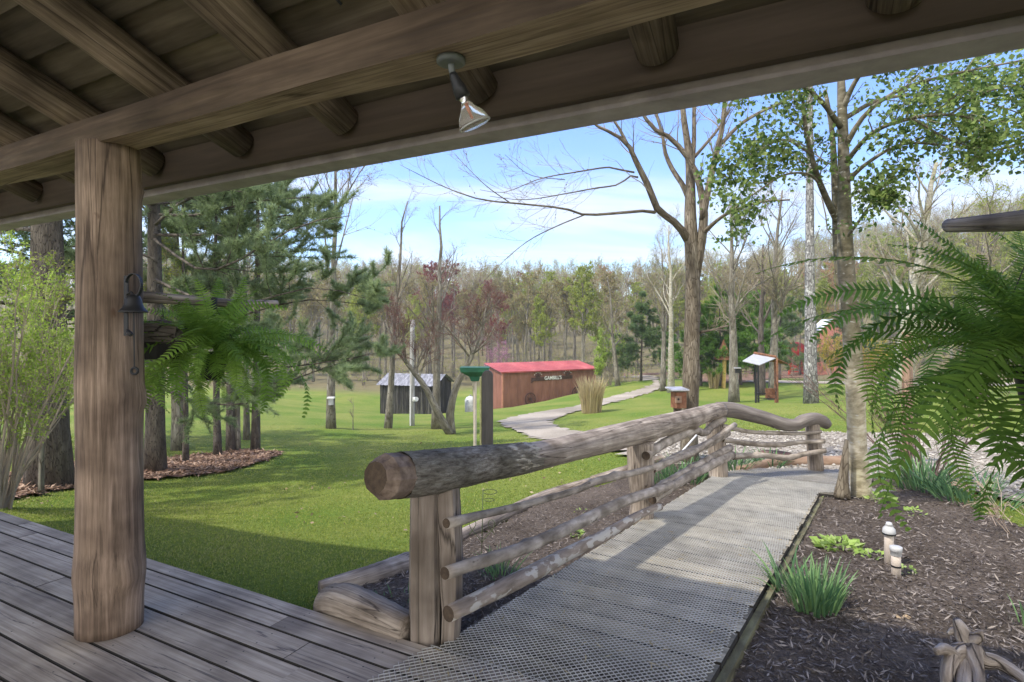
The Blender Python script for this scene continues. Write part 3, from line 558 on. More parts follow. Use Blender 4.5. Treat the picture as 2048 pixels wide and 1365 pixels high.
# ------------------------------------------------------------------ ramp
OUT = {}
def build_ramp():
    v1 = RP(740, 1362); l0 = RP(925, 1262); l1 = RP(1432, 948); r0 = RP(1420, 1365); r1 = RP(1640, 987)
    dirL = (l1-l0)[:2]/np.linalg.norm((l1-l0)[:2]); dirR = (r1-r0)[:2]/np.linalg.norm((r1-r0)[:2])
    t = thing('wooden_ramp', 'wheelchair ramp of grey planks covered in galvanised expanded mesh', 'ramp', PF(0, 2.3))
    rs = np.random.RandomState(21)
    def at_d(p, dr_, d):      # point on an edge line at distance d out from the porch
        k = (d-(p[0]*.464+p[1]*.886))/(dr_[0]*.464+dr_[1]*.886); q = p[:2]+dr_*k; return A(q[0], q[1], ramp_z(q[0], q[1]))
    dN = r1@NV; dE = l1@NV; d = 2.29; cnt = 0
    while d < dE+.12:
        wv = .188; gp_ = .014 if cnt % 2 else .006; gq_ = .006 if cnt % 2 else .014; mb = MB(); r = rs.rand()**.8; a, b = at_d(l0, dirL, d+gp_), at_d(l0, dirL, d+wv-gq_)
        if d+wv < dN+.05: c_, e = at_d(r0, dirR, d+wv-gq_), at_d(r0, dirR, d+gp_)
        else:
            c_, e = [at_d(r0, dirR, dN)+A(*(UV*(dd-dN)*1.4)) for dd in (d+wv-gq_, d+gp_)]; 
        j = rs.normal()*.004; top = [a, b, c_+UV*j, e+UV*j]
        for x in top: x[2] = ramp_z(x[0], x[1])+.0
        V = [x for x in top]+[x-A(0, 0, .036) for x in top]
        Gc = [((x@NV), x[2], x@UV+r*30) for x in V]
        mb.add(V, np.array([[3, 2, 1, 0]]), Gc, r); mb.f.append((np.array([[4, 5, 6, 7], [0, 1, 5, 4], [1, 2, 6, 5], [2, 3, 7, 6], [3, 0, 4, 7]]), 1)); mb.build('plank', [m_plank, m_gap_shade], t); d += wv; cnt += 1
    # landing that turns right
    c1, c2, c3, c4 = RP(1445, 946), RP(1500, 938), RP(1680, 940), RP(1668, 978)
    lan = [at_d(l0, dirL, dE+.13), RP(1500, 937), RP(1600, 936), RP(1690, 941), RP(1745, 955), RP(1740, 972), RP(1690, 985), RP(1642, 985)]
    lan = [x-A(0, 0, .008) for x in lan]; n = len(lan); cc = np.mean(lan, 0)
    mb = MB(); V = lan+[x-A(0, 0, .05) for x in lan]; q = [[i, (i+1) % n, n+(i+1) % n, n+i] for i in range(n)]
    mb.add(V, [np.arange(n)[::-1][None], np.array(q)], [((x@NV), x[2], x@UV) for x in V], .3); mb.build('landing', m_plank, t)
    mb = MB(); e0 = r0+A(*(dirR*-.9), 0)*1; e0 = at_d(r0, dirR, 2.29)
    box(mb, e0-A(0, 0, .34)+UV*.0, r1-e0, UV*.04, A(0, 0, .305), long=0)
    # chewed, mossy edge
    mb.build('side_board', m_side, t)
    for p in (RP(925, 1262), ): pass
    f0 = at_d(l0, dirL, 2.29); box(MB(), f0-A(0, 0, .34)-UV*.04, l1-f0, UV*.04, A(0, 0, .305), long=0).build('side_board', m_side, t)
    # expanded metal mesh: zig-zag strands between the two edges; starts on the deck
    px_, py_ = .034, .034; d0 = v1@NV-.25; d0 = 1.86; a_, segs = 0, []
    row = 0; dd = d0; hw = .0009; P0 = []; P1 = []
    def lim(d):
        dm = max(d, 2.3)
        l = at_d(l0, dirL, dm)@UV; r = at_d(r0, dirR, min(dm, dN))@UV
        if d < 2.3: l = l0@UV+(d-l0@NV)*(((l0-v1)@UV)/((l0-v1)@NV)); r = at_d(r0, dirR, 2.3)@UV
        if dm > dN: r += (dm-dN)*1.4
        return l+.005, r-.008
    while dd < dE+.11:
        l, r = lim(dd); k0, k1 = math.ceil(l/(px_/2)), math.floor(r/(px_/2)); k = np.arange(k0, k1+1)
        if len(k) > 1:
            z = ((k+row) % 2)*py_/2; a = k*px_/2; D = dd+z
            Q = UV[None]*a[:, None]+NV[None]*D[:, None]; zz = np.array([(-.012-.045*max(0, x-2.35)) if x > 2.29 else 0 for x in D])
            bend = .002*np.sin(a*5+D*7); Q[:, 2] = zz+.006+bend+np.where((k+row) % 2, .001, 0)
            P0.append(Q[:-1]); P1.append(Q[1:])
        dd += py_/2; row += 1
    P0 = np.concatenate(P0); P1 = np.concatenate(P1); n = len(P0); dv = norm(P1-P0); sd = norm(np.cross(dv, A(0, 0, 1)))*hw*(1)
    V = np.stack([P0-sd, P0+sd, P1+sd, P1-sd, P0-sd-A(0, 0, .004), P0+sd-A(0, 0, .004), P1+sd-A(0, 0, .004), P1-sd-A(0, 0, .004)], 1).reshape(-1, 3)
    f = np.array([[0, 3, 2, 1], [0, 4, 7, 3], [1, 2, 6, 5]]); F_ = (f[None]+np.arange(n)[:, None, None]*8).reshape(-1, 4)
    MB().add(V, F_, None, np.repeat(rs.rand(n), 8)).build('wire_mesh', m_wire, t)
    # finer mesh on the landing
    lp = np.array(lan)[:, :2]; A0, B0 = [], []
    lo = np.min([x@UV for x in lan]), np.min([x@NV for x in lan]); hi = np.max([x@UV for x in lan]), np.max([x@NV for x in lan]); row = 0
    for D in np.arange(lo[1], hi[1], .018):
        k = np.arange(int(lo[0]/.018), int(hi[0]/.018)); a = k*.018; z = ((k+row) % 2)*.018; row += 1
        Q = UV[None]*a[:, None]+NV[None]*(D+z)[:, None]; ins = inside(Q[:, :2], lp) & (Q@NV > dE+.13); Q[:, 2] = [ramp_z(x, y)+.004 for x, y in Q[:, :2]]
        ok = ins[:-1] & ins[1:]; A0.append(Q[:-1][ok]); B0.append(Q[1:][ok])
    P0 = np.concatenate(A0); P1 = np.concatenate(B0); n = len(P0); dv = norm(P1-P0); sd = norm(np.cross(dv, A(0, 0, 1)))*.0016
    V = np.stack([P0-sd, P0+sd, P1+sd, P1-sd], 1).reshape(-1, 3); MB().add(V, np.arange(n*4).reshape(n, 4)[:, ::-1]).build('wire_mesh', m_wire, t)
    # wood bits caught in the mesh
    rs = np.random.RandomState(2); n = 260; dd = rs.uniform(1.95, 5.5, n); C = []
    for x in dd: l, r = lim(x); C.append(PF(rs.uniform(l, r), x, (-.012-.045*max(0, x-2.35))+.01 if x > 2.29 else .012))
    th = rs.rand(n)*6.28; mb = MB(); leaves(mb, np.array(C), np.c_[np.cos(th), np.sin(th), .05*rs.normal(size=n)], rs.uniform(.02, .07, n), rs, .1, flat=3); mb.build('straw_bits', m_dryg)['kind'] = 'stuff'
build_ramp()
# ------------------------------------------------------------------ railing
def build_railing():
    t = thing('log_railing', 'rustic railing of thick grey log on posts with bent branch rails', 'railing', U(870, 1280, 2.87))
    top = [(762, 955, 2.52, .104), (860, 945, 2.80, .109), (960, 929, 3.2, .103), (1060, 914, 3.62, .098), (1170, 890, 4.22, .102), (1283, 862, 5.08, .112), (1360, 844, 5.9, .112), (1420, 825, 6.7, .105), (1440, 821, 6.95, .100)]
    P4 = np.array([list(U(a, b, c))+[r] for a, b, c, r in top]); Q = smoothline(P4, 90); s_ = np.r_[0, np.cumsum(np.linalg.norm(np.diff(Q[:, :3], axis=0), axis=1))]
    nb = int(np.argmax(s_ > 1.15))
    body = MB(); tube(body, Q[nb-2:, :3], Q[nb-2:, 3]*.955, 32, seed=9, lowf=.03, rough=.012, knots=[(2.2, 1.5, .09, .3), (3.3, 1.0, .1, .25)]); o = body.build('top_rail', m_rail, t, True)
    bk = MB(); i0 = int(np.argmax(s_ > .11)); Rb = Q[i0:nb+3, 3].copy(); Rb[-1] *= .955; Rb[-2] *= .985; tube(bk, Q[i0:nb+3, :3], Rb, 48, seed=12, lowf=.02, rough=.028, cap=False)
    th_ = np.arange(48)*2*PI/48; wob_ = .10*np.sin(th_*2+1)+.06*np.sin(th_*5)+.035*np.sin(th_*11+2); dr_ = norm((Q[nb+2, :3]-Q[nb-2, :3])[None])[0]; vv = bk.v[0]
    for row, kf in ((1, 1.0), (2, .8), (3, .55), (4, .3), (5, .1)): vv[len(vv)-row*48:len(vv)-(row-1)*48] += dr_*(wob_*kf)[:, None]; bk.build('bark_sleeve', m_bark, o, True)
    # chamfered hewn end
    d = norm((Q[3, :3]-Q[0, :3])[None])[0]; a, b = frame(d); rs = np.random.RandomState(3); mb = MB(); n = 11; th = np.arange(n)*2*PI/n
    rings = []
    for off, rr in ((0, .072), (.03, .088), (.055, .103), (.16, .1035)):
        c = Q[0, :3]+d*(off-.035); rings.append(c+(a*np.cos(th)[:, None]+b*np.sin(th)[:, None])*rr*(1+.03*rs.uniform(-1, 1, (n, 1))))
    V = np.concatenate(rings); q = [[i*n+j, i*n+(j+1) % n, (i+1)*n+(j+1) % n, (i+1)*n+j] for i in range(3) for j in range(n)]
    mb.add(V, np.array(q)); mb.build('hewn_end', mat('weathered_cut', [(.10, .07, .05), (.19, .14, .105), (.29, .22, .165)], (20, 20, 20), 'obj', bump=.4, rough=.9), o)
    MB().add(rings[0], np.arange(n)[::-1][None]).build('end_grain', m_cut, o)
    top2 = [(1436, 820, 6.95, .112), (1465, 821, 7.05, .115), (1500, 829, 7.15, .115), (1535, 838, 7.25, .11), (1565, 848, 7.3, .108), (1590, 850, 7.35, .10), (1606, 842, 7.4, .105), (1628, 838, 7.5, .10), (1645, 843, 7.55, .095), (1654, 850, 7.6, .075)]
    P4 = np.array([list(U(a, b, c))+[r*.82] for a, b, c, r in top2]); Q2 = smoothline(P4, 50)
    tube(MB(), Q2[:, :3], Q2[:, 3], 24, seed=19, lowf=.04, rough=.015).build('top_rail', mat('dark_grey_log', [(.09, .075, .065), (.17, .145, .125), (.27, .24, .21)], (20, 20, 2), bump=.5, rough=.9), t, True)
    def post(pts, m, sides=20, seed=1, lowf=.03, nm='post'):
        P = np.array([list(U(a, b, c))+[r] for a, b, c, r in pts]); Q = smoothline(P, 24); return tube(MB(), Q[:, :3], Q[:, 3], sides, seed=seed, lowf=lowf, rough=.01).build(nm, m, t, True)
    # first post: squared half log plus a split slab beside it
    p = U(850, 1285, 2.90); zt = .80; mb = MB(); rs = np.random.RandomState(2)
    prof = np.array([[-.062, -.085], [.0, -.098], [.055, -.092], [.078, -.055], [.078, .06], [.04, .09], [-.07, .09], [-.085, .0]])
    zz = np.linspace(-.1, zt, 9); V = []; Gc = []
    for z in zz:
        w_ = 1+.03*math.sin(z*7); 
        for x, y in prof*w_: V.append([p[0]+x, p[1]+.03+y, z]); Gc.append([x, y, z])
    k = len(prof); q = [[i*k+j, i*k+(j+1) % k, (i+1)*k+(j+1) % k, (i+1)*k+j] for i in range(8) for j in range(k)]
    mb.add(V, [np.array(q), np.arange(k)[::-1][None], (8*k+np.arange(k))[None]], Gc)
    V2 = []; G2 = []
    prof2 = np.array([[-.045, -.075], [.03, -.085], [.055, -.03], [.055, .05], [.02, .085], [-.045, .08]])
    for z in zz:
        gap = .004+.008*math.sin(z*6+1)+.004*math.sin(z*17)
        for x, y in prof2: V2.append([p[0]+.122+(x+gap if x < 0 else x+.012*math.sin(z*5)), p[1]+.035+y, z*.995]); G2.append([x+3, y, z])
    k = len(prof2); q = [[i*k+j, i*k+(j+1) % k, (i+1)*k+(j+1) % k, (i+1)*k+j] for i in range(8) for j in range(k)]
    mb.add(V2, [np.array(q), np.arange(k)[::-1][None], (8*k+np.arange(k))[None]], G2)
    mb.build('post', mat('split_post', [(.13, .105, .08), (.22, .18, .145), (.31, .265, .22)], (22, 22, 1.6), bump=.5, bdist=.008, big=(3, (.6, .58, .55), (1.2, 1.2, 1.2)), rough=.85, cracks=((10, 10, .5), .5, .02, (.05, .04, .03))), t)
    post([(1283, 1045, 5.16, .118), (1284, 1000, 5.15, .10), (1282, 950, 5.14, .115), (1280, 885, 5.13, .12)], m_rail, seed=31, lowf=.05)
    post([(1437, 955, 7.05, .115), (1434, 900, 7.05, .112), (1430, 850, 7.02, .11), (1428, 828, 7.0, .105)], m_rail, seed=32)
    post([(1632, 942, 7.58, .10), (1628, 890, 7.56, .092), (1624, 846, 7.54, .09)], m_rail, seed=33)
    def br(pts, seed, m=m_stick, cutm=m_cut):
        P = np.array([list(U(a, b, c))+[r] for a, b, c, r in pts]); Q = smoothline(P, 40); rs = np.random.RandomState(seed)
        L_ = np.linalg.norm(np.diff(Q[:, :3], axis=0), axis=1).sum(); kn = [(rs.uniform(.1, L_), rs.uniform(0, 6), .02, .5) for _ in range(7)]
        o = tube(MB(), Q[:, :3], Q[:, 3]*.9, 14, seed=seed, lowf=.05, rough=.03, knots=kn).build('branch_rail', m, t, True)
        d = norm((Q[1, :3]-Q[0, :3])[None])[0]; a, b = frame(d); th = np.arange(14)*2*PI/14
        MB().add(Q[0, :3]-d*.002+(a*np.cos(th)[:, None]+b*np.sin(th)[:, None])*Q[0, 3]*.86, np.arange(14)[::-1][None]).build('cut_end', cutm, o)
    # near span, three branches in front of the posts
    br([(893, 1047, 2.73, .028), (930, 1037, 2.85, .024), (1040, 1012, 3.4, .025), (1150, 982, 3.98, .026), (1200, 961, 4.3, .031), (1290, 940, 4.95, .031), (1380, 908, 5.8, .034), (1425, 880, 6.3, .036), (1470, 850, 6.7, .034)], 1)
    br([(890, 1147, 2.66, .034), (930, 1133, 2.78, .036), (1050, 1095, 3.2, .040), (1170, 1040, 3.85, .044), (1250, 1003, 4.4, .045), (1325, 978, 5.0, .046), (1345, 968, 5.15, .036)], 2)
    br([(897, 1228, 2.60, .042), (940, 1208, 2.72, .044), (1060, 1150, 3.15, .050), (1130, 1110, 3.6, .046), (1200, 1075, 4.0, .044), (1280, 1030, 4.6, .036), (1320, 1014, 4.9, .034)], 3, m_flaky)
    # second span
    br([(1292, 912, 5.0, .045), (1330, 886, 5.5, .05), (1385, 862, 6.1, .052), (1408, 866, 6.5, .048), (1425, 852, 6.75, .048), (1448, 838, 6.95, .045)], 4)
    br([(1305, 940, 5.1, .04), (1360, 912, 5.7, .05), (1410, 892, 6.3, .05), (1454, 866, 6.9, .052)], 5)
    br([(1300, 985, 5.0, .036), (1360, 950, 5.6, .042), (1415, 920, 6.2, .044), (1460, 896, 6.75, .046)], 6)
    br([(1305, 1000, 4.95, .045), (1370, 958, 5.55, .05), (1420, 932, 6.1, .052), (1464, 910, 6.7, .05)], 7)
    # third span
    br([(1443, 852, 6.95, .034), (1500, 864, 7.1, .028), (1560, 867, 7.3, .028), (1600, 868, 7.4, .026), (1642, 864, 7.45, .026)], 8)
    br([(1446, 880, 6.95, .036), (1505, 888, 7.1, .036), (1560, 890, 7.25, .036), (1600, 885, 7.35, .032), (1648, 883, 7.4, .034)], 9)
    br([(1466, 914, 6.9, .045), (1520, 911, 7.05, .04), (1575, 916, 7.2, .042), (1610, 908, 7.3, .036), (1650, 902, 7.38, .036)], 10)
build_railing()
def log(name, pts, m, label, cat, seed, group=None, sides=22, rough=.03):
    P = np.array([list(p)+[r] for p, r in pts]); Q = smoothline(P, 30); loc = Q[0, :3]
    o = tube(MB(), Q[:, :3], Q[:, 3], sides, seed=seed, lowf=.06, rough=rough).build(name, m, None, True, loc=loc); tag(o, label, cat, group); return o
gl_ = lambda px, py, dz=0: on(G(px, py), dz)
log('edging_log', [(gl_(640, 1200, .05), .075), (gl_(740, 1172, .05), .085), (gl_(820, 1142, .05), .085)], m_rail, 'cracked grey edging log lying behind the foot of the first railing post', 'log', 51, 'logs edging the flower bed')
log('edging_log', [(gl_(830, 1128, .04), .06), (gl_(925, 1082, .05), .065), (gl_(1080, 1005, .05), .075), (gl_(1180, 975, .05), .075)], m_rail, 'long split edging log between the lawn and the mulch behind the branch rails', 'log', 52, 'logs edging the flower bed')
log('edging_log', [(gl_(1185, 970, .05), .07), (gl_(1255, 950, .05), .08), (gl_(1330, 925, .05), .075)], m_rail, 'short pale edging log ending behind the second railing post', 'log', 53, 'logs edging the flower bed')
log('log', [(U(662, 1208, 3.3), .105), (U(700, 1210, 3.15), .10), (U(820, 1262, 2.92), .085)], m_rail, 'thick weathered log stub lying against the deck edge beside the first post', 'log', 54)
log('edging_log', [(on(RP(1480, 938), .06), .08), (on(RP(1560, 926), .06), .08), (on(RP(1690, 925), .06), .085)], m_cutp, 'yellowish edging log lying behind the landing under the rusty bowl', 'log', 56, 'logs edging the flower bed')
# ------------------------------------------------------------------ plants
def fern(name, label, centre, radius, nf, seed, m, drop=.9, upn=.3, lf=.055, pairs=34, low=.0):
    t = thing(name, label, 'fern', centre, 'hanging boston ferns'); rs = np.random.RandomState(seed); c = A(*centre)
    mb = MB(); tube(mb, [c-A(0, 0, .2), c-A(0, 0, .18), c-A(0, 0, .05), c-A(0, 0, .03)], [.05, .065, .09, .10], 24); mb.build('pot', m_dark, t, True)
    for i in range(nf):
        az = i*2.399+rs.normal()*.2; up = rs.rand() < upn; dn = (not up) and rs.rand() < low; L_ = radius*rs.uniform(.55, 1.15)*(.8 if up else 1.2); n = 22
        el = rs.uniform(.8, 1.45) if up else rs.uniform(-.1, 1.0); g = rs.uniform(.3, 1.0) if up else rs.uniform(1.2, 3.4)*drop
        if dn: el, g, L_ = rs.uniform(-.9, .1), rs.uniform(.9, 1.6), radius*rs.uniform(.5, .85)
        s = np.linspace(0, 1, n); e = el-g*s**1.1; st = L_/(n-1)
        hx = np.r_[0, np.cumsum(np.cos(e[:-1])*st)]; hz = np.r_[0, np.cumsum(np.sin(e[:-1])*st)]; az_ = az+.5*rs.normal()*s**1.5
        ro = .11 if dn else rs.uniform(.0, .07) if up else rs.uniform(.03, .12); o_ = rs.normal(size=3)*A(.03, .03, .012); rach = c+o_+np.c_[np.cos(az_)*hx+np.cos(az)*ro, np.sin(az_)*hx+np.sin(az)*ro, hz]
        mb = MB(); tubes(mb, rach[None], np.linspace(.0028, .0008, n)[None], 4, r=.2)
        tp = np.linspace(.08, .99, pairs); x = tp*(n-1); ii = np.minimum(x.astype(int), n-2); u = (x-ii)[:, None]
        p = rach[ii]*(1-u)+rach[ii+1]*u; T = norm(rach[ii+1]-rach[ii]); hor = norm(np.cross(T, A(0, 0, 1)+.001)); tilt = rs.uniform(-.9, .9); hor = norm(hor+np.cross(hor, T)*tilt)
        ln = lf*np.sin(np.clip(tp, 0, 1)**.75*PI*.93+.12)**.8*rs.uniform(.9, 1.1, pairs); ln = np.maximum(ln, .006); wd = L_/pairs*.55*np.ones(pairs)
        rv = np.clip(rs.rand()*.6+rs.rand(pairs)*.4, 0, 1)
        for sd in (-1, 1):
            D = norm(hor*sd+T*.28+A(0, 0, -.15)+rs.normal(size=T.shape)*.09); W = norm(T-D*np.sum(T*D, 1, keepdims=True)); cv = np.cross(D, W)*.06
            l = ln[:, None]
            V = np.stack([p-W*wd[:, None]*.5, p+W*wd[:, None]*.6, p+D*l*.55+W*wd[:, None]*.55+cv*l, p+D*l*.55-W*wd[:, None]*.4+cv*l, p+D*l+T*l*.10], 1).reshape(-1, 3)
            b = np.arange(pairs)[:, None]*5
            mb.add(V, [b+np.array([[0, 1, 2, 3]]), b+np.array([[3, 2, 4]])], None, np.repeat(rv, 5))
        mb.build('frond', m, t)
    return t
FL = PF(-3.24, 2.22); FR = PF(.66, 2.36)
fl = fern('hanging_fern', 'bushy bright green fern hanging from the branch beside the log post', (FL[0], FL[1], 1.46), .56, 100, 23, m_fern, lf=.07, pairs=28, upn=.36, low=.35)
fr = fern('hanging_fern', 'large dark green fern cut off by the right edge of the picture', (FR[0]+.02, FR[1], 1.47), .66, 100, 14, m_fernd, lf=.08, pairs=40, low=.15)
pb = PF(-3.25, 1.70, 1.72)
mb = MB(); Q = smoothline([list(PF(-3.25, 1.72, 1.745))+[.030], list(PF(-3.24, 2.1, 1.74))+[.026], list(PF(-3.25, 2.4, 1.735))+[.026], list(PF(-3.22, 2.68, 1.75))+[.020]], 24)
tube(mb, Q[:, :3], Q[:, 3], 12, seed=3, lowf=.06, rough=.03); tag(mb.build('branch_hook', m_rail, None, True, loc=Q[0, :3]), 'straight grey branch sticking out of the log post above the fern', 'branch')
mb = MB(); Q = smoothline([list(PF(.62, 1.7, 1.83))+[.040], list(PF(.62, 2.0, 1.86))+[.034], list(PF(.56, 2.3, 1.90))+[.030], list(PF(.46, 2.6, 1.945))+[.024]], 24)
tube(mb, Q[:, :3], Q[:, 3], 14, seed=4, lowf=.06, rough=.02); tag(mb.build('branch_hook', m_rail, None, True, loc=Q[0, :3]), 'thick grey branch pointing in from the right edge above the large fern', 'branch')
for ft, cc, zt in ((fl, FL, 1.735), (fr, FR, 1.90)):
    mb = MB(); 
    for k in range(3): a = k*2.1+.4; mb and tube(mb, [A(cc[0], cc[1], zt+.005), A(cc[0]+.15*math.cos(a), cc[1]+.15*math.sin(a), 1.43)], .0022, 4)
    tube(mb, [A(cc[0], cc[1], zt-.045), A(cc[0], cc[1], zt+.03)], .028, 10); mb.build('hanger', m_dark, ft)
# dark bark shelf on the far side of the post
t = thing('bark_birdhouse', 'dark bark covered box hanging from the branch just right of the log post', 'birdhouse', U(325, 690, 3.25))
mb = MB(); c = U(318, 668, 3.25); tube(mb, [c+A(-.12, 0, .0), c+A(0, 0, .01), c+A(.13, 0, -.0)], [.075, .08, .07], 9, rough=.12, seed=4); mb.build('slab_roof', m_barkd, t)
mb = MB(); cbox(mb, c+A(0, 0, -.10), .17, .13, .09, .2, long=2); mb.build('box_body', m_wood_old, t)
mb = MB(); tube(mb, [c+A(-.03, 0, .07), A(c[0], c[1]+.02, 1.73)], .002, 4); tube(mb, [c+A(.03, 0, .07), A(c[0], c[1]+.02, 1.73)], .002, 4); mb.build('hanging_wire', m_dark, t)
def clump(name, label, cat, p, n, hgt, spread, seed, m, width=.011, droop=.6, group=None, spl=1.1):
    rs = np.random.RandomState(seed); p = on(p, .0); k = 6
    a = rs.rand(n)*2*PI; rr = spread*.45*np.sqrt(rs.rand(n)); b = p+np.c_[np.cos(a)*rr, np.sin(a)*rr, np.zeros(n)]
    hh = hgt*rs.uniform(.55, 1.1, n); lean = (rr/spread)*spl+rs.uniform(.02, .3, n)*min(1, spl); az = a+rs.normal(size=n)*.4
    s = np.linspace(0, 1, k); e = (PI/2-lean)[:, None]-(droop*rs.uniform(.2, 1.6, n))[:, None]*s[None]**1.5
    st = hh/(k-1); hx = np.cumsum(np.c_[np.zeros(n), np.cos(e[:, :-1])*st[:, None]], 1); hz = np.cumsum(np.c_[np.zeros(n), np.sin(e[:, :-1])*st[:, None]], 1)
    P = b[:, None]+np.stack([np.cos(az)[:, None]*hx, np.sin(az)[:, None]*hx, hz], -1)
    th = az+PI/2+rs.normal(size=n)*.6; sd = np.stack([np.cos(th), np.sin(th), 0*th], -1)[:, None]*(width*.5*A(.8, 1, 1, .95, .7, .08))[None, :, None]
    V = np.stack([P-sd, P+sd], 2).reshape(-1, 3); i, j = np.meshgrid(np.arange(n), np.arange(k-1), indexing='ij'); o = i*k*2+j*2
    q = np.stack([o, o+1, o+3, o+2], -1).reshape(-1, 4)
    ob = MB().add(V, q, None, np.repeat(rs.rand(n), k*2)).build(name, m, None, loc=p); return tag(ob, label, cat, group)
DG = 'clumps of daffodil leaves'
clump('daffodil_clump', 'large clump of daffodil leaves in black mulch right of the near ramp edge', 'plant', G(1628, 1228), 190, .32, .28, 1, m_bulb, .012, droop=.45, group=DG, spl=.55)
clump('daffodil_clump', 'thin tuft of daffodil leaves leaning against the ramp side', 'plant', G(1572, 1192), 26, .34, .16, 2, m_bulb, .014, group=DG)
clump('daffodil_clump', 'grassy clump just behind the middle of the branch rails', 'plant', G(1000, 1165), 70, .26, .24, 3, m_bulb, .008, group=DG)
clump('daffodil_clump', 'sparse new shoots between the log stub and the first railing post', 'plant', G(800, 1215), 36, .13, .35, 4, m_bulb, .008, group=DG)
clump('daffodil_clump', 'daffodil clump behind the second railing span near the maple foot', 'plant', G(1372, 965), 110, .42, .55, 5, m_bulb, .014, group=DG)
clump('daffodil_clump', 'daffodil leaves behind the third railing post', 'plant', G(1330, 968), 80, .36, .5, 6, m_bulb, .013, group=DG)
clump('daffodil_clump', 'bright green clump at the corner of the landing under the railing', 'plant', on(RP(1485, 942)+A(0, .35, 0)), 120, .36, .5, 7, m_bulb, .012, group=DG)
clump('yucca_plant', 'narrow striped leaves spreading under the rusty bowl', 'plant', on(RP(1558, 936)+A(0, .3, 0)), 60, .34, .4, 8, m_bulb, .018, .9)
clump('daffodil_clump', 'tall blue green clump right of the brown post below the fern', 'plant', G(1850, 985), 130, .52, .6, 9, m_bulb, .017, group=DG)
clump('daffodil_clump', 'wide blue green clump at the far right of the mulch', 'plant', G(1945, 1008), 130, .44, .75, 10, m_bulb, .016, group=DG)
clump('daffodil_clump', 'small green shoots behind the pale trunk at the bed edge', 'plant', G(1755, 968), 34, .2, .5, 11, m_bulb, .012, group=DG)
clump('daffodil_clump', 'two leaf tips poking in at the right edge of the mulch', 'plant', G(2052, 1265), 12, .22, .15, 12, m_bulb, .012, group=DG)
def rosette(name, label, p, n, size, seed, m, h=.06):
    rs = np.random.RandomState(seed); p = on(p, .03); a = rs.rand(n)*2*PI; r = np.sqrt(rs.rand(n))
    C = p+np.c_[np.cos(a)*r*size, np.sin(a)*r*size, (1-r)*h]; D = np.c_[np.cos(a), np.sin(a), .8*rs.rand(n)]
    mb = MB(); leaves(mb, C, D, size*.5*rs.uniform(.6, 1.2, n), rs, .75, flat=1.5, fold=.1); return tag(mb.build(name, m, None, loc=p), label, 'plant')
m_lime = leafmat('lime_leaf', [(.25, .38, .08), (.36, .5, .12), (.42, .52, .2)], .4)
rosette('leafy_plant', 'crinkled lime green rosette in the mulch behind the lowest branch rail', G(1146, 1078), 60, .10, 1, m_lime)
rosette('leafy_plant', 'low yellow green seedlings in the mulch left of the two pipes', G(1680, 1103), 90, .16, 2, m_lime, .03)
rosette('leafy_plant', 'small seedlings at the foot of the taller pipe', G(1752, 1122), 26, .09, 3, m_lime, .03)
rosette('leafy_plant', 'pale sprig at the foot of the shorter pipe', G(1812, 1155), 26, .06, 4, m_lime, .06)
rosette('leafy_plant', 'tiny green sprig in the mulch near the pale trunk', G(1830, 1035), 24, .09, 5, m_lime, .06)
rosette('leafy_plant', 'weeds hugging the foot of the pale tree trunk', G(1762, 1008), 40, .12, 6, m_lime, .08)
rosette('leafy_plant', 'little pointed seedling behind the middle branch rail', G(1163, 1030), 10, .07, 7, m_lime, .05)
rosette('leafy_plant', 'small weed at the outer corner of the ramp', G(1640, 1000), 14, .06, 8, m_lime, .05)
# curled dead leaf
mb = MB(); p = G(1805, 1250)+A(0, 0, .045); th = np.linspace(0, 2*PI, 15)[:-1]; rr = np.array([.05, .03, .045, .028, .04, .03, .05, .035, .045, .03, .04, .028, .045, .032])
ring = p+np.c_[np.cos(th)*rr, np.sin(th)*rr*.7, .012*np.sin(th*3)]; mb.add(np.vstack([[p+A(0, 0, -.008)], ring]), np.array([[0, i+1, (i+1) % 14+1] for i in range(14)]))
tag(mb.build('fallen_leaf', plain('dry_leaf', (.42, .31, .19), .8), None, loc=p), 'curled tan dead leaf lying on the mulch below the pipes', 'leaf')
# vent pipes
def pipe(px, py, hpx, r, label, cap):
    p = G(px, py); h = hpx/F*p[1]; t = thing('vent_pipe', label, 'pipe', p, 'pipes in the mulch')
    mb = MB(); tube(mb, [p-A(0, 0, .05), p+A(0, 0, h*.5), p+A(0, 0, h*.8)], [r, r, r], 24); mb.build('pipe_body', m_pvc, t, True)
    mb = MB()
    if cap == 'tall':
        tube(mb, [p+A(0, 0, h*.76), p+A(0, 0, h*.77), p+A(0, 0, h*.86), p+A(0, 0, h*.90), p+A(0, 0, h*.94), p+A(0, 0, h*.945), p+A(0, 0, h)], [r*1.35, r*1.4, r*1.3, r*.95, r*.7, r*.8, r*.5], 24)
    else: tube(mb, [p+A(0, 0, h*.74), p+A(0, 0, h*.75), p+A(0, 0, h*.86), p+A(0, 0, h*.87), p+A(0, 0, h), p+A(0, 0, h+.002)], [r*1.08, r*1.12, r*1.12, r*1.25, r*1.3, r*1.15], 24)
    mb.build('pipe_cap', m_pvcw, t, True)
    mb = MB(); z = h*(.755 if cap == 'tall' else .42); tube(mb, [p+A(0, 0, z-.006), p+A(0, 0, z+.006)], r*1.42 if cap == 'tall' else r*1.08, 20); mb.build('pipe_band', m_dark, t)
pipe(1778, 1137, 92, .031, 'taller brown pipe with a domed vent cap standing in the mulch', 'tall')
pipe(1792, 1160, 66, .030, 'shorter pale pipe with a flat screw cap in front of the taller one', 'short')
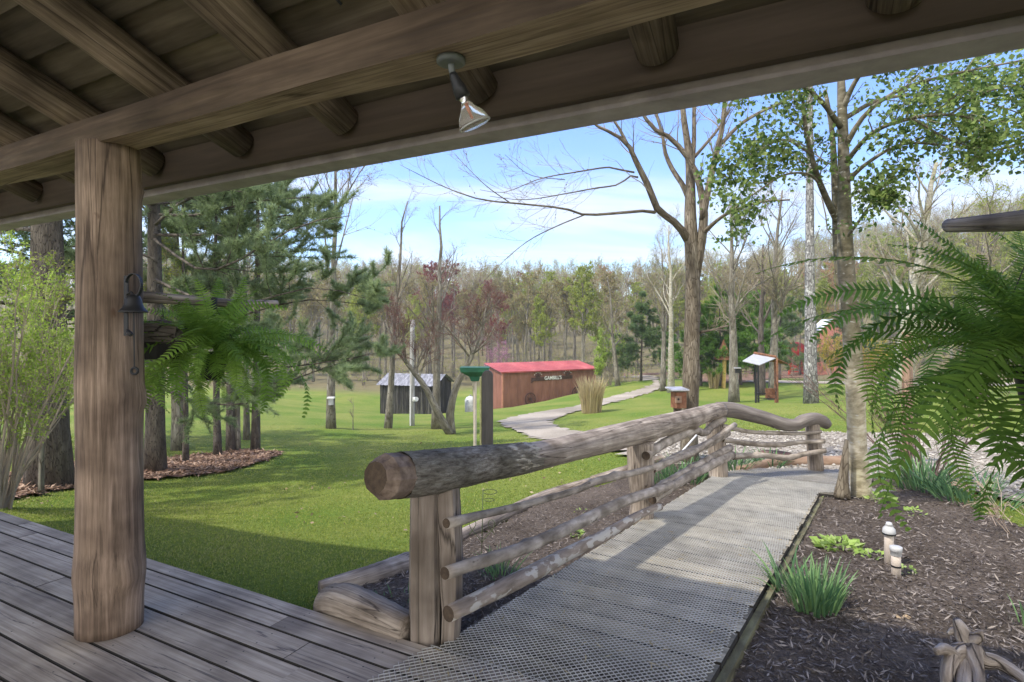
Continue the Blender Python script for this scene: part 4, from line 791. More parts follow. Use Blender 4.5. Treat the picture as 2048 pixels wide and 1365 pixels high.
# root stump bottom right
t = thing('driftwood_root', 'twisted grey tree root standing on spread legs at the bottom right corner', 'root', G(1930, 1330))
m_drift = mat('driftwood', [(.14, .11, .085), (.28, .23, .18), (.45, .39, .33)], (30, 30, 4), bump=.8, bdist=.02, rough=.9, cracks=((14, 14, 2), .6, .05, (.06, .045, .035)))
mb = MB(); Yr = 2.72
for pts, s in (([(1898, 1400, 2.55, .035), (1893, 1350, 2.6, .042), (1905, 1310, 2.68, .05), (1935, 1300, 2.72, .062), (1925, 1270, 2.74, .05), (1912, 1238, 2.76, .022)], 1),
               ([(1940, 1295, 2.72, .07), (1960, 1318, 2.70, .06), (1995, 1325, 2.68, .045), (2040, 1352, 2.6, .035), (2080, 1390, 2.5, .03)], 2),
               ([(1930, 1300, 2.72, .065), (1932, 1340, 2.64, .045), (1930, 1385, 2.5, .035)], 3), ([(1940, 1300, 2.7, .06), (1955, 1345, 2.6, .032), (1958, 1385, 2.5, .028)], 4),
               ([(1935, 1285, 2.73, .05), (1955, 1275, 2.7, .035), (1962, 1262, 2.69, .012)], 5), ([(1905, 1312, 2.68, .05), (1890, 1300, 2.66, .035), (1872, 1304, 2.62, .02)], 6), ([(1925, 1275, 2.75, .04), (1908, 1262, 2.76, .025), (1895, 1268, 2.76, .01)], 7)):
    P = np.array([list(U(a, b, c))+[r*.72] for a, b, c, r in pts]); Q = smoothline(P, 22); tube(mb, Q[:, :3], Q[:, 3], 14, seed=s, lowf=.14, rough=.05)
mb.build('root_wood', m_drift, t, True)
p = U(1490/1.0-22+0, 1370, 2.2)
# trellis
t = thing('garden_trellis', 'thin green wire trellis with curls standing behind the upper branch rail', 'trellis', G(963, 1120)); b = t['_o']; Yt = b[1]
mb = MB(); X = lambda px, py: U(px, py, Yt)
tube(mb, [X(963, 1130), X(966, 980)], .004, 6)
for cx_, cy_, w_, h_ in ((980, 984, 14, 5), (978, 1000, 11, 3)): th = np.linspace(-2.8, 2.6, 16); tube(mb, [X(cx_+w_*math.cos(x), cy_+h_*math.sin(x)) for x in th], .003, 5)
for s_ in (1, -1):
    tube(mb, smoothline([X(964, 1085), X(964+s_*10, 1072), X(964+s_*22, 1058), X(964+s_*25, 1045), X(964+s_*18, 1040), X(964+s_*12, 1048), X(964+s_*20, 1062), X(964+s_*26, 1070)], 24), .003, 5)
mb.build('trellis_wire', plain('green_wire', (.07, .09, .04), .6), t, True)
tag(tube(MB(), [U(1345, 925, 7.2), U(1398, 865, 7.7)], .012, 8).build('metal_rod', m_white, None, loc=U(1345, 925, 7.2)), 'thin white rod leaning behind the second railing span', 'rod')
# rusty bowl
t = thing('fire_bowl', 'shallow rusty iron bowl standing on the gravel behind the landing', 'bowl', on(U(1552, 925, 8.6))); Yb = 8.6; c = U(1552, 908, Yb)
P = [c-A(0, 0, .10), c-A(0, 0, .09), c-A(0, 0, .04), c, c+A(0, 0, .004), c-A(0, 0, .03), c-A(0, 0, .07)]; mb = MB(); tube(mb, P, [.02, .12, .22, .265, .255, .21, .1], 32); mb.build('bowl', m_rust, t, True)
mb = MB(); [tube(mb, [c+A(.17*math.cos(a), .17*math.sin(a), -.06), on(c+A(.22*math.cos(a), .22*math.sin(a), 0), -.02)], .014, 6) for a in (.5, 2.6, 4.7)]; mb.build('bowl_legs', m_dark, t)
# ------------------------------------------------------------------ trees
def mk_tree(t, trunk_mb, crown_mbs, bark, crown_m, twig_m):
    trunk_mb.build('trunk', bark, t, True)
    mb, (tw, lv) = crown_mbs
    pass
def join(mbs, name, mats, t):
    M_ = MB()
    for i, b in enumerate(mbs):
        off = M_.n; M_.v += b.v; M_.g += b.g; M_.r += b.r; M_.f += [(f+off, i) for f, m in b.f]; M_.n += b.n
    if M_.n: return M_.build(name, mats, t)
def taper(P, r0, r1, flare=.25):
    k = len(P); s = np.linspace(0, 1, k); return r0+(r1-r0)*s+flare*r0*np.exp(-s*14)
def bare_tree(name, label, p, h, r, seed, bark, twm, budm, group=None, first=.35, spread=.75, limbs=13, bud=.05, nbud=1.0, up=.28, lean=(0, 0), dens=1.0, fork=False, crown_len=.42, cat='tree', low=False, trunkP=None, budw=.6):
    rs = np.random.RandomState(seed); t = thing(name, label, cat, p, group); p = A(*p)
    k = 12
    if trunkP is None:
        s = np.linspace(0, 1, k); w_ = np.cumsum(rs.normal(size=(k, 2))*.005*h, 0)*s[:, None]
        TP_ = np.c_[p[0]+lean[0]*s+w_[:, 0], p[1]+lean[1]*s+w_[:, 1], p[2]-.12+h*s*.86]; R = taper(TP_, r, r*.16)
    else: TP_, R = trunkP; k = len(TP_)
    tm = MB(); tube(tm, TP_, R, 7 if low else 14, seed=seed, lowf=.05, rough=.02)
    P1, R1 = grow(TP_[None], R[None], limbs, rs, first, .98, spread, crown_len, rf=.42, up=up, wob=.13, k=6, tip=.25)
    n2 = int((5 if low else 7)*dens); P2, R2 = grow(P1, R1, n2, rs, .2, 1, .75, .5, rf=.6, up=up*.6, wob=.16, k=5, tip=.3)
    n3 = int((5 if low else 8)*dens); P3, R3 = grow(P2, R2, n3, rs, .15, 1, .7, .55, minl=.15, rf=.65, up=up*.4, wob=.18, k=3, tip=.4)
    mr = .006 if low else .0035
    tubes(tm, P1, np.maximum(R1, mr), 4 if low else 6)
    cm = MB(); tubes(cm, P2, np.maximum(R2, mr), 3); tubes(cm, P3, np.maximum(R3*.8, mr*.7), 3)
    tm.build('trunk', bark, t, True); lm = MB()
    if budm is not None:
        nb = int(len(P3)*3*nbud); ii = rs.randint(0, len(P3), nb); u = rs.rand(nb)[:, None]; j = rs.randint(0, 2, nb)
        C = P3[ii, j]*(1-u)+P3[ii, j+1]*u; D = rs.normal(size=C.shape)+A(0, 0, .4); leaves(lm, C, D, bud*rs.uniform(.5, 1.3, nb), rs, budw)
        join([cm, lm], 'crown', [twm, budm], t)
    else: cm.build('crown', twm, t)
    return t
def copy_tree(src, loc, rz, s, label=None):
    c = src.copy(); COL.objects.link(c); c.location = [float(x) for x in loc]; c.rotation_euler = (0, 0, rz); c.scale = (s, s, s)
    if label: c['label'] = label
    for ch in src.children:
        d = ch.copy(); COL.objects.link(d); d.parent = c
    return c
def needles(mb, P, n, rs, ln=.11, w=.006, per=9, up=.5, t0=0.0):
    """needle tufts along a batch of twigs"""
    m, K, _ = P.shape; ii = rs.randint(0, m, n); t = rs.uniform(t0, 1, n); x = t*(K-1); i = np.minimum(x.astype(int), K-2); u = (x-i)[:, None]
    C = P[ii, i]*(1-u)+P[ii, i+1]*u; d = norm(P[ii, i+1]-P[ii, i]); C = np.repeat(C, per, 0); d = np.repeat(d, per, 0)
    D = norm(rs.normal(size=C.shape)+d*.9+A(0, 0, up)); L_ = ln*rs.uniform(.6, 1.2, len(C))[:, None]; sd = norm(np.cross(D, rs.normal(size=D.shape)))*w
    V = np.stack([C-sd, C+sd, C+D*L_], 1).reshape(-1, 3); r = np.repeat(np.clip(np.repeat(rs.rand(n), per)*.7+rs.rand(len(C))*.3, 0, 1), 3)
    mb.add(V, np.arange(len(V)).reshape(-1, 3), None, r)
def pine(name, label, p, h, r, seed, m=None, group=None, limbs=None, first=.3, tufts=5000, reach=.3, ln=.12, w=.007, droop=.0, nl=40, cat='tree', lean=(0, 0), per=9, bark=None):
    m = m or m_pine; rs = np.random.RandomState(seed); t = thing(name, label, cat, p, group); p = A(*p); k = 14; s = np.linspace(0, 1, k)
    T = np.c_[p[0]+lean[0]*s+.03*np.sin(s*5+seed), p[1]+lean[1]*s, p[2]-.15+h*s]; R = taper(T, r, r*.12)
    tm = MB(); tube(tm, T, R, 14, seed=seed, lowf=.05, rough=.03)
    if limbs is None:
        z = rs.uniform(first, .97, nl); a = rs.rand(nl)*2*PI; L_ = h*reach*(1.08-z)**.8*rs.uniform(.6, 1.1, nl)
        P1 = []
        for zz, aa, l in zip(z, a, L_):
            x = zz*(k-1); i = min(int(x), k-2); b = T[i]*(1-x+i)+T[i+1]*(x-i); q = np.linspace(0, 1, 7)
            P1.append(b+np.c_[np.cos(aa)*l*q, np.sin(aa)*l*q, l*(.12*q+droop*q**1.3+.12*q**3)])
        P1 = np.array(P1); R1 = np.maximum(r*.22*(1.15-z)[:, None]*np.linspace(1, .2, 7)[None], .005)
    else:
        P1 = np.array([smoothline([list(U(*q)) for q in l], 9) for l in limbs]); R1 = np.maximum(.035*np.linspace(1, .15, 9)[None]*np.ones((len(P1), 1)), .004)
    tubes(tm, P1, R1, 6); tm.build('trunk', bark or m_barkd, t, True)
    P2, R2 = grow(P1, R1, 12, rs, .3, 1, .8, .38, rf=.5, up=.1+droop*.3, wob=.14, k=4, flatz=.35, tip=.4)
    P3, R3 = grow(P2, R2, 5, rs, .2, 1, .7, .45, minl=.08, rf=.6, up=.18, wob=.1, k=3, flatz=.6)
    cm = MB(); tubes(cm, P2, np.maximum(R2, .004), 3); tubes(cm, P3, np.maximum(R3*.7, .003), 3); lm = MB(); needles(lm, P3, int(tufts*.75), rs, ln, w, per); needles(lm, P2, int(tufts*.25), rs, ln, w, per, t0=.3)
    join([cm, lm], 'crown', [m_barkd, m], t); return t
# --- the maple behind the railing
def branchset(t, trunk, limbs, Yb, bark, seed, sides=16):
    tm = MB(); Ps = []
    for i, l in enumerate([trunk]+limbs):
        P = np.array([list(U(a, b, c))+[r] for a, b, c, r in l]); Q = smoothline(P, 26 if i == 0 else 16); sd_ = sides if i == 0 else 9; tube(tm, Q[:, :3], Q[:, 3], sd_, seed=seed+i, lowf=.05, rough=.02, r=np.repeat(1-sst(.7, 2.2, Q[:, 2]), sd_), knots=[(1.3, 4.2, .07, .25), (2.2, 5, .06, .3)] if i == 0 else ())
        Ps.append(Q)
    o = tm.build('trunk', bark, t, True); return Ps
def maple():
    t = thing('maple_tree', 'brown barked tree with bare spreading limbs rising behind the second railing span', 'tree', on(U(1380, 928, 8.1)))
    tr = [(1380, 935, 8.1, .19), (1380, 905, 8.1, .155), (1379, 850, 8.1, .14), (1381, 760, 8.1, .135), (1385, 660, 8.1, .128), (1385, 560, 8.1, .120), (1383, 490, 8.1, .115), (1381, 420, 8.1, .095), (1381, 370, 8.15, .08), (1376, 300, 8.2, .06), (1368, 240, 8.2, .05), (1360, 150, 8.2, .04)]
    lb = [[(1392, 545, 8.1, .085), (1402, 485, 8.05, .08), (1408, 430, 8.0, .07), (1402, 380, 8.0, .055), (1385, 330, 8.0, .05), (1345, 280, 8.0, .04), (1310, 260, 7.95, .035), (1280, 220, 7.9, .025), (1250, 160, 7.9, .02)],
          [(1405, 440, 8.0, .06), (1418, 370, 7.9, .055), (1432, 310, 7.9, .05), (1445, 250, 7.8, .04), (1450, 180, 7.8, .03), (1455, 100, 7.8, .02)],
          [(1440, 290, 7.9, .035), (1480, 250, 8, .03), (1520, 225, 8, .025), (1580, 195, 8, .02), (1640, 130, 8, .012)],
          [(1376, 480, 8.1, .08), (1355, 450, 8.0, .06), (1315, 418, 7.8, .055), (1300, 380, 7.75, .05), (1285, 350, 7.7, .045), (1268, 315, 7.65, .04), (1252, 285, 7.6, .032), (1215, 262, 7.6, .026), (1185, 245, 7.6, .02), (1140, 190, 7.6, .012)],
          [(1310, 425, 7.8, .03), (1290, 422, 7.7, .026), (1230, 427, 7.5, .022), (1170, 430, 7.3, .018), (1130, 418, 7.1, .016), (1090, 413, 7.0, .014), (1020, 406, 6.9, .013), (960, 399, 6.8, .010), (890, 375, 6.7, .007), (800, 330, 6.6, .003)],
          [(1255, 290, 7.6, .03), (1240, 260, 7.6, .024), (1225, 235, 7.6, .018), (1210, 190, 7.6, .012)],
          [(1378, 400, 8.15, .05), (1365, 370, 8.2, .045), (1345, 340, 8.3, .04), (1330, 305, 8.4, .035), (1325, 270, 8.4, .028), (1310, 220, 8.5, .02), (1300, 150, 8.5, .01)],
          [(1385, 330, 8.2, .04), (1388, 280, 8.2, .035), (1388, 220, 8.2, .03), (1390, 150, 8.2, .02)], [(1388, 315, 8.2, .03), (1410, 290, 8.1, .026), (1435, 260, 8.1, .022), (1460, 220, 8.1, .014)],
          [(1404, 470, 8.05, .045), (1430, 445, 7.8, .03), (1460, 425, 7.6, .024), (1520, 405, 7.4, .018), (1580, 400, 7.2, .012)],
          [(1400, 665, 8.1, .03), (1425, 660, 7.9, .018), (1455, 652, 7.8, .013)],
          [(1268, 345, 7.65, .016), (1240, 340, 7.5, .014), (1215, 335, 7.4, .013), (1150, 345, 7.2, .011), (1080, 358, 7.0, .008), (1010, 385, 6.9, .005), (960, 380, 6.8, .003)],
          [(1275, 355, 7.7, .018), (1262, 352, 7.6, .014), (1235, 370, 7.5, .012), (1190, 377, 7.3, .011), (1130, 388, 7.1, .009), (1050, 400, 6.9, .006), (980, 393, 6.8, .003)],
          [(1170, 430, 7.3, .010), (1120, 450, 7.1, .009), (1060, 480, 7.0, .007), (1010, 520, 6.9, .005), (960, 570, 6.8, .003)], [(1020, 406, 6.9, .009), (970, 370, 6.8, .006), (910, 310, 6.8, .003)], [(1130, 360, 7.1, .006), (1060, 350, 7.0, .005), (1010, 310, 6.9, .003)]]
    tr = [(a, b, c, r*.84) for a, b, c, r in tr]; lb = [[(a, b, c, r*.84) for a, b, c, r in l] for l in lb]; Ps = branchset(t, tr, lb, 8.1, m_barkb, 100)
    rs = np.random.RandomState(7); cm, lm = MB(), MB()
    for Q in Ps[1:]:
        if Q[0, 3] < .008: n = 8
        else: n = 13
        P2, R2 = grow(Q[None, :, :3], Q[None, :, 3], n, rs, .3, 1, .7, .22, minl=.15, rf=.3, up=.12, wob=.13, k=6, tip=.3); R2 = np.minimum(R2, .009)
        P3, R3 = grow(P2, R2, 4, rs, .2, 1, .7, .45, minl=.04, rf=.6, up=.06, wob=.16, k=4)
        tubes(cm, P2, np.maximum(R2, .0022), 3); tubes(cm, P3, np.maximum(R3*.7, .0014), 3)
        nb = int(len(P3)*1.1); C = P3[rs.randint(0, len(P3), nb), rs.randint(1, 4, nb)]; leaves(lm, C, rs.normal(size=C.shape), rs.uniform(.008, .022, nb), rs, .7)
    join([cm, lm], 'crown', [m_twig, leafmat('dark_bud', [(.12, .10, .04), (.2, .18, .05), (.12, .05, .04)], .2)], t)
    # birdhouse fixed to it
    c = U(1357, 787, 7.85); b = thing('birdhouse', 'wooden birdhouse with grey slanted roof on the brown trunk above the railing', 'birdhouse', c-A(0, 0, .2))
    cbox(MB(), c-A(0, 0, .09), .15, .16, .22, .25, long=2).build('box_body', m_rust, b)
    mb = MB(); box(mb, c+A(-.13, -.15, .045), A(.25, .05, 0), A(-.04, .22, .02), A(0, 0, .018)); mb.build('birdhouse_roof', m_tin, b)
    mb = MB(); cbox(mb, c+A(-.03, -.095, -.075), .085, .03, .09, .25); f = mb.build('entrance_plate', m_cutp, b)
    th = np.arange(16)*2*PI/16; q = c+A(-.033, -.1135, -.07); MB().add(q+np.c_[np.cos(th)*.017, np.cos(th)*.017*.25, np.sin(th)*.017], np.arange(16)[None]).build('entrance_hole', m_dark, f)
    cbox(MB(), c+A(-.0, .05, -.19), .10, .05, .22, .25, long=2).build('backing_post', m_barkb, b)
maple()
def leafy_tree():
    t = thing('leafy_tree', 'pale lichen covered trunk at the ramp corner carrying green leaves at top right', 'tree', on(U(1722, 1000, 6.15)))
    tr = [(1727, 1012, 6.15, .15), (1723, 985, 6.15, .122), (1715, 900, 6.15, .112), (1711, 800, 6.1, .108), (1705, 700, 6.1, .104), (1700, 610, 6.05, .100), (1692, 540, 6.0, .098), (1690, 440, 6.0, .082), (1688, 350, 6.0, .068), (1686, 280, 6.0, .060), (1683, 200, 6.0, .05), (1680, 120, 6.0, .035), (1676, 40, 6, .02)]
    lb = [[(1690, 640, 6.15, .05), (1682, 560, 6.3, .055), (1676, 490, 6.35, .05), (1672, 410, 6.3, .042), (1668, 330, 6.3, .035), (1664, 260, 6.3, .028), (1650, 180, 6.2, .02)],
          [(1674, 440, 6.3, .04), (1650, 390, 6.2, .034), (1634, 350, 6.1, .03), (1620, 300, 6.0, .025), (1610, 250, 5.9, .022), (1605, 190, 5.8, .015)],
          [(1650, 385, 6.2, .016), (1620, 350, 5.9, .012), (1570, 350, 5.6, .010), (1520, 380, 5.4, .008), (1450, 430, 5.2, .005)],
          [(1625, 310, 6.0, .014), (1570, 280, 5.7, .011), (1520, 300, 5.5, .008), (1470, 330, 5.4, .005)],
          [(1688, 330, 6.0, .03), (1740, 270, 5.6, .022), (1810, 240, 5.2, .017), (1900, 230, 4.9, .012), (1990, 250, 4.7, .008)],
          [(1686, 300, 6.0, .03), (1730, 230, 5.8, .022), (1800, 180, 5.6, .017), (1900, 150, 5.4, .012), (2050, 120, 5.2, .008)],
          [(1688, 370, 6.0, .028), (1730, 330, 5.8, .02), (1800, 290, 5.6, .014), (1880, 290, 5.5, .010), (1950, 300, 5.4, .006)],
          [(1685, 260, 6, .03), (1640, 200, 5.8, .022), (1590, 165, 5.6, .016), (1530, 160, 5.4, .01), (1470, 190, 5.3, .006)],
          [(1684, 220, 6, .03), (1720, 150, 5.8, .022), (1780, 110, 5.5, .016), (1860, 70, 5.3, .01)], [(1900, 230, 4.9, .010), (1960, 190, 4.8, .008), (2040, 170, 4.7, .006), (2100, 180, 4.7, .004)],
          [(1685, 240, 6, .028), (1760, 200, 6.2, .02), (1850, 190, 6.4, .014), (1950, 200, 6.5, .01), (2080, 240, 6.6, .006)], [(1830, 240, 5.2, .012), (1900, 280, 5.0, .009), (1980, 300, 4.9, .006), (2050, 290, 4.9, .004)],
          [(1690, 480, 6.0, .02), (1720, 440, 5.7, .013), (1760, 380, 5.5, .009), (1790, 350, 5.4, .005)]]
    tr = [(a, b, c, r*.86) for a, b, c, r in tr]; Ps = branchset(t, tr, lb, 6, mat('mossy_pale_bark', [(.13, .11, .07), (.27, .235, .17), (.42, .385, .31)], (9, 9, 16), bump=.7, bdist=.012, rough=.9, rnd=.36, big=(2.2, (.72, .74, .6), (1.1, 1.1, 1.1)), spots=((12, 12, 26), .64, .05, (.42, .41, .36))), 140)
    rs = np.random.RandomState(17); cm, lm = MB(), MB()
    for q, Q in enumerate(Ps[1:]):
        n = 14 if q > 0 else 6
        P2, R2 = grow(Q[None, :, :3], Q[None, :, 3], n, rs, .3, 1, .75, .26, minl=.12, rf=.4, up=.03, wob=.16, k=5, tip=.3); R2 = np.minimum(R2, .008)
        P3, R3 = grow(P2, R2, 5, rs, .2, 1, .8, .5, minl=.06, rf=.6, up=-.02, wob=.2, k=4); tubes(cm, P2, np.maximum(R2, .002), 3); tubes(cm, P3, np.maximum(R3*.7, .0014), 3)
        nb = len(P3)*(15 if q not in (0,) else 3); C = P3[rs.randint(0, len(P3), nb), rs.randint(0, 4, nb)]+rs.normal(size=(nb, 3))*.055; leaves(lm, C, rs.normal(size=C.shape)+A(0, 0, -.4), rs.uniform(.022, .068, nb), rs, .75, flat=.6, fold=.08)
    join([cm, lm], 'crown', [m_twig, m_leaf], t)
leafy_tree()
P = np.array([list(U(*q)) for q in [(1683, 995, 6.1), (1686, 960, 6.1), (1690, 920, 6.08), (1693, 880, 6.06)]])
tag(tube(MB(), smoothline(P, 14), np.interp(np.linspace(0, 1, 14), [0, .3, 1], [.085, .05, .018]), 14, seed=6, lowf=.12, rough=.05).build('dead_stump', m_barkb, None, True, loc=on(P[0])), 'pointed dead stump standing against the foot of the pale trunk', 'stump')
p = on(U(1815, 950, 8.3)); tag(cbox(MB(), p+A(0, 0, .9), .10, .10, 2.1, .5, long=2).build('wooden_post', m_cutp, None, loc=p), 'square brown wooden post at the gravel edge behind the large fern', 'post')
# --- left pines
pine('pine_tree', 'dark leaning pine right of the log post with long limbs sweeping right', G(308, 945), 12, .18, 1, limbs=[
    [(310, 480, 11), (400, 540, 10.5), (480, 520, 10), (560, 470, 9.6), (640, 440, 9.3), (700, 432, 9.1)], [(320, 430, 11), (400, 430, 10.6), (480, 410, 10.3), (540, 400, 10), (620, 395, 9.9)], [(310, 560, 11), (400, 600, 10.7), (480, 610, 10.4), (560, 590, 10.1), (640, 575, 10), (740, 600, 9.8)],
    [(310, 640, 11.2), (420, 650, 11), (520, 620, 10.9), (620, 600, 10.8), (730, 610, 10.7)], [(310, 700, 11.2), (420, 760, 11), (540, 770, 10.8), (640, 740, 10.6), (760, 700, 10.4)], [(310, 690, 11.2), (430, 720, 10.8), (560, 735, 10.5), (680, 720, 10.3), (765, 705, 10.2)],
    [(310, 400, 11), (380, 360, 10.8), (470, 350, 10.6), (550, 380, 10.4)], [(310, 520, 11), (250, 500, 10.8), (180, 520, 10.6), (80, 560, 10.3)], [(310, 380, 11), (340, 330, 11.5), (400, 300, 12), (480, 320, 12.4)], [(310, 600, 11), (360, 640, 12), (440, 670, 13), (540, 660, 14)],
    [(310, 470, 11), (400, 470, 11), (480, 455, 10.8), (580, 430, 10.6), (660, 440, 10.5)], [(310, 770, 11.2), (380, 800, 11), (460, 810, 10.8), (540, 800, 10.6)], [(310, 450, 11), (370, 400, 10.2), (440, 380, 9.8), (520, 390, 9.6)]], tufts=26000, ln=.12, w=.0055, per=9)
pine('pine_tree', 'massive dark pine trunk at the far left behind the yellow green shrub', G(95, 975), 15, .29, 2, first=.28, tufts=14000, reach=.28, ln=.12, w=.007, nl=44)
pine('spruce_tree', 'tall drooping spruce behind the shrub at the left edge', G(-60, 905), 13, .25, 3, m=m_spruce, first=.12, tufts=22000, reach=.28, ln=.08, w=.007, droop=-.35, nl=70)
pine('spruce_tree', 'spruce with drooping boughs just left of the log post', G(190, 880), 12, .2, 4, m=m_spruce, first=.16, tufts=18000, reach=.26, ln=.08, w=.008, droop=-.3, nl=64)
GS = 'trunks among the pine straw left'
for i, (px, py, h, r, lab, kind) in enumerate([(369, 928, 7, .085, 'slim knotty trunk rising from the pine straw right of the hanging fern pot', 'p'), (433, 914, 8, .12, 'bent brown trunk left of the mossy pair', 'p'), (462, 905, 10, .14, 'dark trunk of the mossy pair in the pine straw', 'p'), (474, 904, 9, .10, 'moss covered trunk of the pair in the pine straw', 'b'),
        (513, 903, 10, .14, 'dark trunk at the right end of the pine straw bed', 'p'), (357, 900, 11, .2, 'broad grey trunk on the sunny lawn behind the left fern', 'b'), (493, 880, 9, .11, 'mossy trunk on the lawn just right of the pine straw pair', 'b'), (661, 857, 13, .19, 'grey trunk with a white birdhouse standing left of the black barn', 'b'), (82, 992, 4, .05, 'thin sapling trunk in front of the massive pine', 'b'), (315, 930, 5, .03, 'very thin sapling beside the leaning pine', 'b')]):
    g = G(px, py)
    if kind == 'p': pine('pine_tree', lab, g, h, r*.75, 20+i, first=.42, tufts=4500, reach=.24, ln=.14, w=.009, nl=30, group=GS)
    else: bare_tree('bare_tree', lab, g, h, r*.8, 20+i, m_barkg, m_twig, m_budy if i != 7 else m_budb, group=GS, first=.4, limbs=12, bud=.05)
g = G(661, 857); b = thing('birdhouse', 'small white birdhouse on the trunk left of the black barn', 'birdhouse', U(661, 815, g[1]-.2)); c = U(662, 804, g[1]-.26)
cbox(MB(), c, .16, .14, .22, .1).build('box_body', m_tin, b); cbox(MB(), c+A(0, 0, .14), .24, .22, .05, .1).build('birdhouse_roof', m_white, b)
# shrub at the left edge
def shrub(name, label, p, h, spread, seed, leafm, barkm, stems=26, bud=.05, nb=9, group=None, up=.5, cat='shrub', w=.5):
    rs = np.random.RandomState(seed); t = thing(name, label, cat, p, group); p = A(*p); a = rs.rand(stems)*2*PI; k = 7; q = np.linspace(0, 1, k)
    l = spread*rs.uniform(.2, 1, stems); hh = h*rs.uniform(.6, 1, stems)
    P1 = p+A(0, 0, -.05)+np.stack([np.cos(a)[:, None]*(.12+l[:, None]*q**1.1), np.sin(a)[:, None]*(.12+l[:, None]*q**1.1), hh[:, None]*q**.95], -1)+np.cumsum(rs.normal(size=(stems, k, 3))*.02*h*.5, 1)
    R1 = np.maximum(.012*h*.6*np.linspace(1, .2, k)[None]*rs.uniform(.5, 1, (stems, 1)), .002); P2, R2 = grow(P1, R1, 9, rs, .3, 1, .5, .35, rf=.5, up=up, wob=.13, k=5); P3, R3 = grow(P2, R2, 5, rs, .2, 1, .6, .5, rf=.6, up=up*.5, wob=.15, k=3)
    tm = MB(); tubes(tm, P1, R1, 5); tm.build('stems', barkm, t); cm, lm = MB(), MB(); tubes(cm, P2, np.maximum(R2, .0025), 3); tubes(cm, P3, np.maximum(R3*.7, .0015), 3)
    n = len(P3)*nb; C = P3[rs.randint(0, len(P3), n), rs.randint(0, 3, n)]+rs.normal(size=(n, 3))*.02; leaves(lm, C, rs.normal(size=C.shape)+A(0, 0, .3), bud*rs.uniform(.5, 1.2, n), rs, w)
    join([cm, lm], 'foliage', [barkm, leafm], t); return t
shrub('tall_shrub', 'tall vase shaped shrub with fresh yellow green leaves at the left edge', on(U(-10, 1000, 7.2)), 3.2, 1.5, 3, m_bushy, plain('tan_stem', (.30, .25, .19), .8), 50, .05, 11)
shrub('bare_bush', 'thin reddish bare twigs beside the wooden post behind the large fern', on(U(1850, 985, 7.2)), 1.9, 1.5, 8, m_budr, m_twigr, 20, .012, 2, up=.1)
shrub('bare_bush', 'sprawling pale leafless twigs at the right edge of the mulch', on(U(2060, 1090, 4.8)), .55, 1.0, 9, m_budr, plain('pale_twig', (.42, .33, .25), .8), 7, .012, 1, up=-.2)
shrub('young_shrub', 'sparse green sapling shrub left of the log post foot', G(150, 945), 1.2, .6, 10, m_bushy, m_twig, 8, .05, 4)
# --- middle distance trees
Lb = lambda px, py, Y=None: G(px, py) if Y is None else on(U(px, py, Y))
def trace(name, label, px, py, top, r, seed, bark, twm, budm, **kw):
    """a tree whose trunk base and visible top are known"""
    g = G(px, py); Y = g[1]; T = U(top[0], top[1], Y); h = (T[2]-g[2]); kw.setdefault('lean', ((T[0]-g[0]), 0)); return bare_tree(name, label, g, h/.9, r, seed, bark, twm, budm, **kw)
trace('bare_tree', 'tall slender bare tree in front of the left end of the black barn', 776, 857, (805, 375), .14, 201, m_barkg, m_twig, m_budr, first=.4, limbs=10, bud=.03, nbud=.5, spread=.5, crown_len=.3, dens=.8)
trace('bare_tree', 'tall slender bare tree in front of the right end of the black barn', 872, 858, (885, 385), .17, 202, m_barkg, m_twig, m_budr, first=.35, limbs=12, bud=.03, nbud=.5, spread=.6, crown_len=.3, dens=.8)
g = G(903, 868); Yc = g[1]
t = bare_tree('crabapple_tree', 'low leaning crabapple with maroon buds in front of the black barn', g, 7, .14, 203, m_barkg, m_twigr, m_budr, first=.45, limbs=15, spread=.9, bud=.03, nbud=.9, dens=1.35, crown_len=.42, up=.12,
      trunkP=(smoothline([U(903, 872, Yc), U(900, 830, Yc), U(912, 775, Yc), U(940, 720, Yc), U(965, 650, Yc), U(980, 590, Yc)], 14), np.linspace(.16, .035, 14)))
t2 = bare_tree('crabapple_tree', 'second crabapple stem leaning far left across the barn', g+A(-.1, -.1, 0), 7, .12, 204, m_barkg, m_twigr, m_budr, first=.4, limbs=15, spread=.9, bud=.03, nbud=.8, dens=1.35, crown_len=.5, up=.15,
      trunkP=(smoothline([U(901, 868, Yc-.1), U(880, 835, Yc-.2), U(850, 775, Yc-.4), U(820, 735, Yc-.5), U(790, 690, Yc-.5), U(770, 640, Yc-.5)], 14), np.linspace(.15, .03, 14)))
trace('redbud_tree', 'small pink blossoming tree by the left end of the red shed roof', 985, 815, (990, 690), .06, 206, m_barkg, m_twigr, m_budp, first=.3, limbs=14, bud=.06, nbud=1.2, dens=1.2, crown_len=.6)
trace('bare_tree', 'forked grey tree right of the brown trunk above the lawn', 1468, 805, (1475, 380), .24, 207, m_barkg, m_twig, m_budb, first=.33, limbs=17, bud=.035, nbud=.7, dens=1.2, crown_len=.42)
trace('bare_tree', 'leaning grey tree behind the roofed swing bench', 1545, 800, (1556, 360), .22, 208, m_barkg, m_twig, m_budy, first=.33, limbs=17, bud=.035, nbud=.6, dens=1.2, crown_len=.42)
trace('bare_tree', 'dark grey trunk seen beneath the swing roof', 1523, 790, (1520, 470), .22, 209, m_barkd, m_twig, m_budb, first=.4, limbs=12, bud=.05)
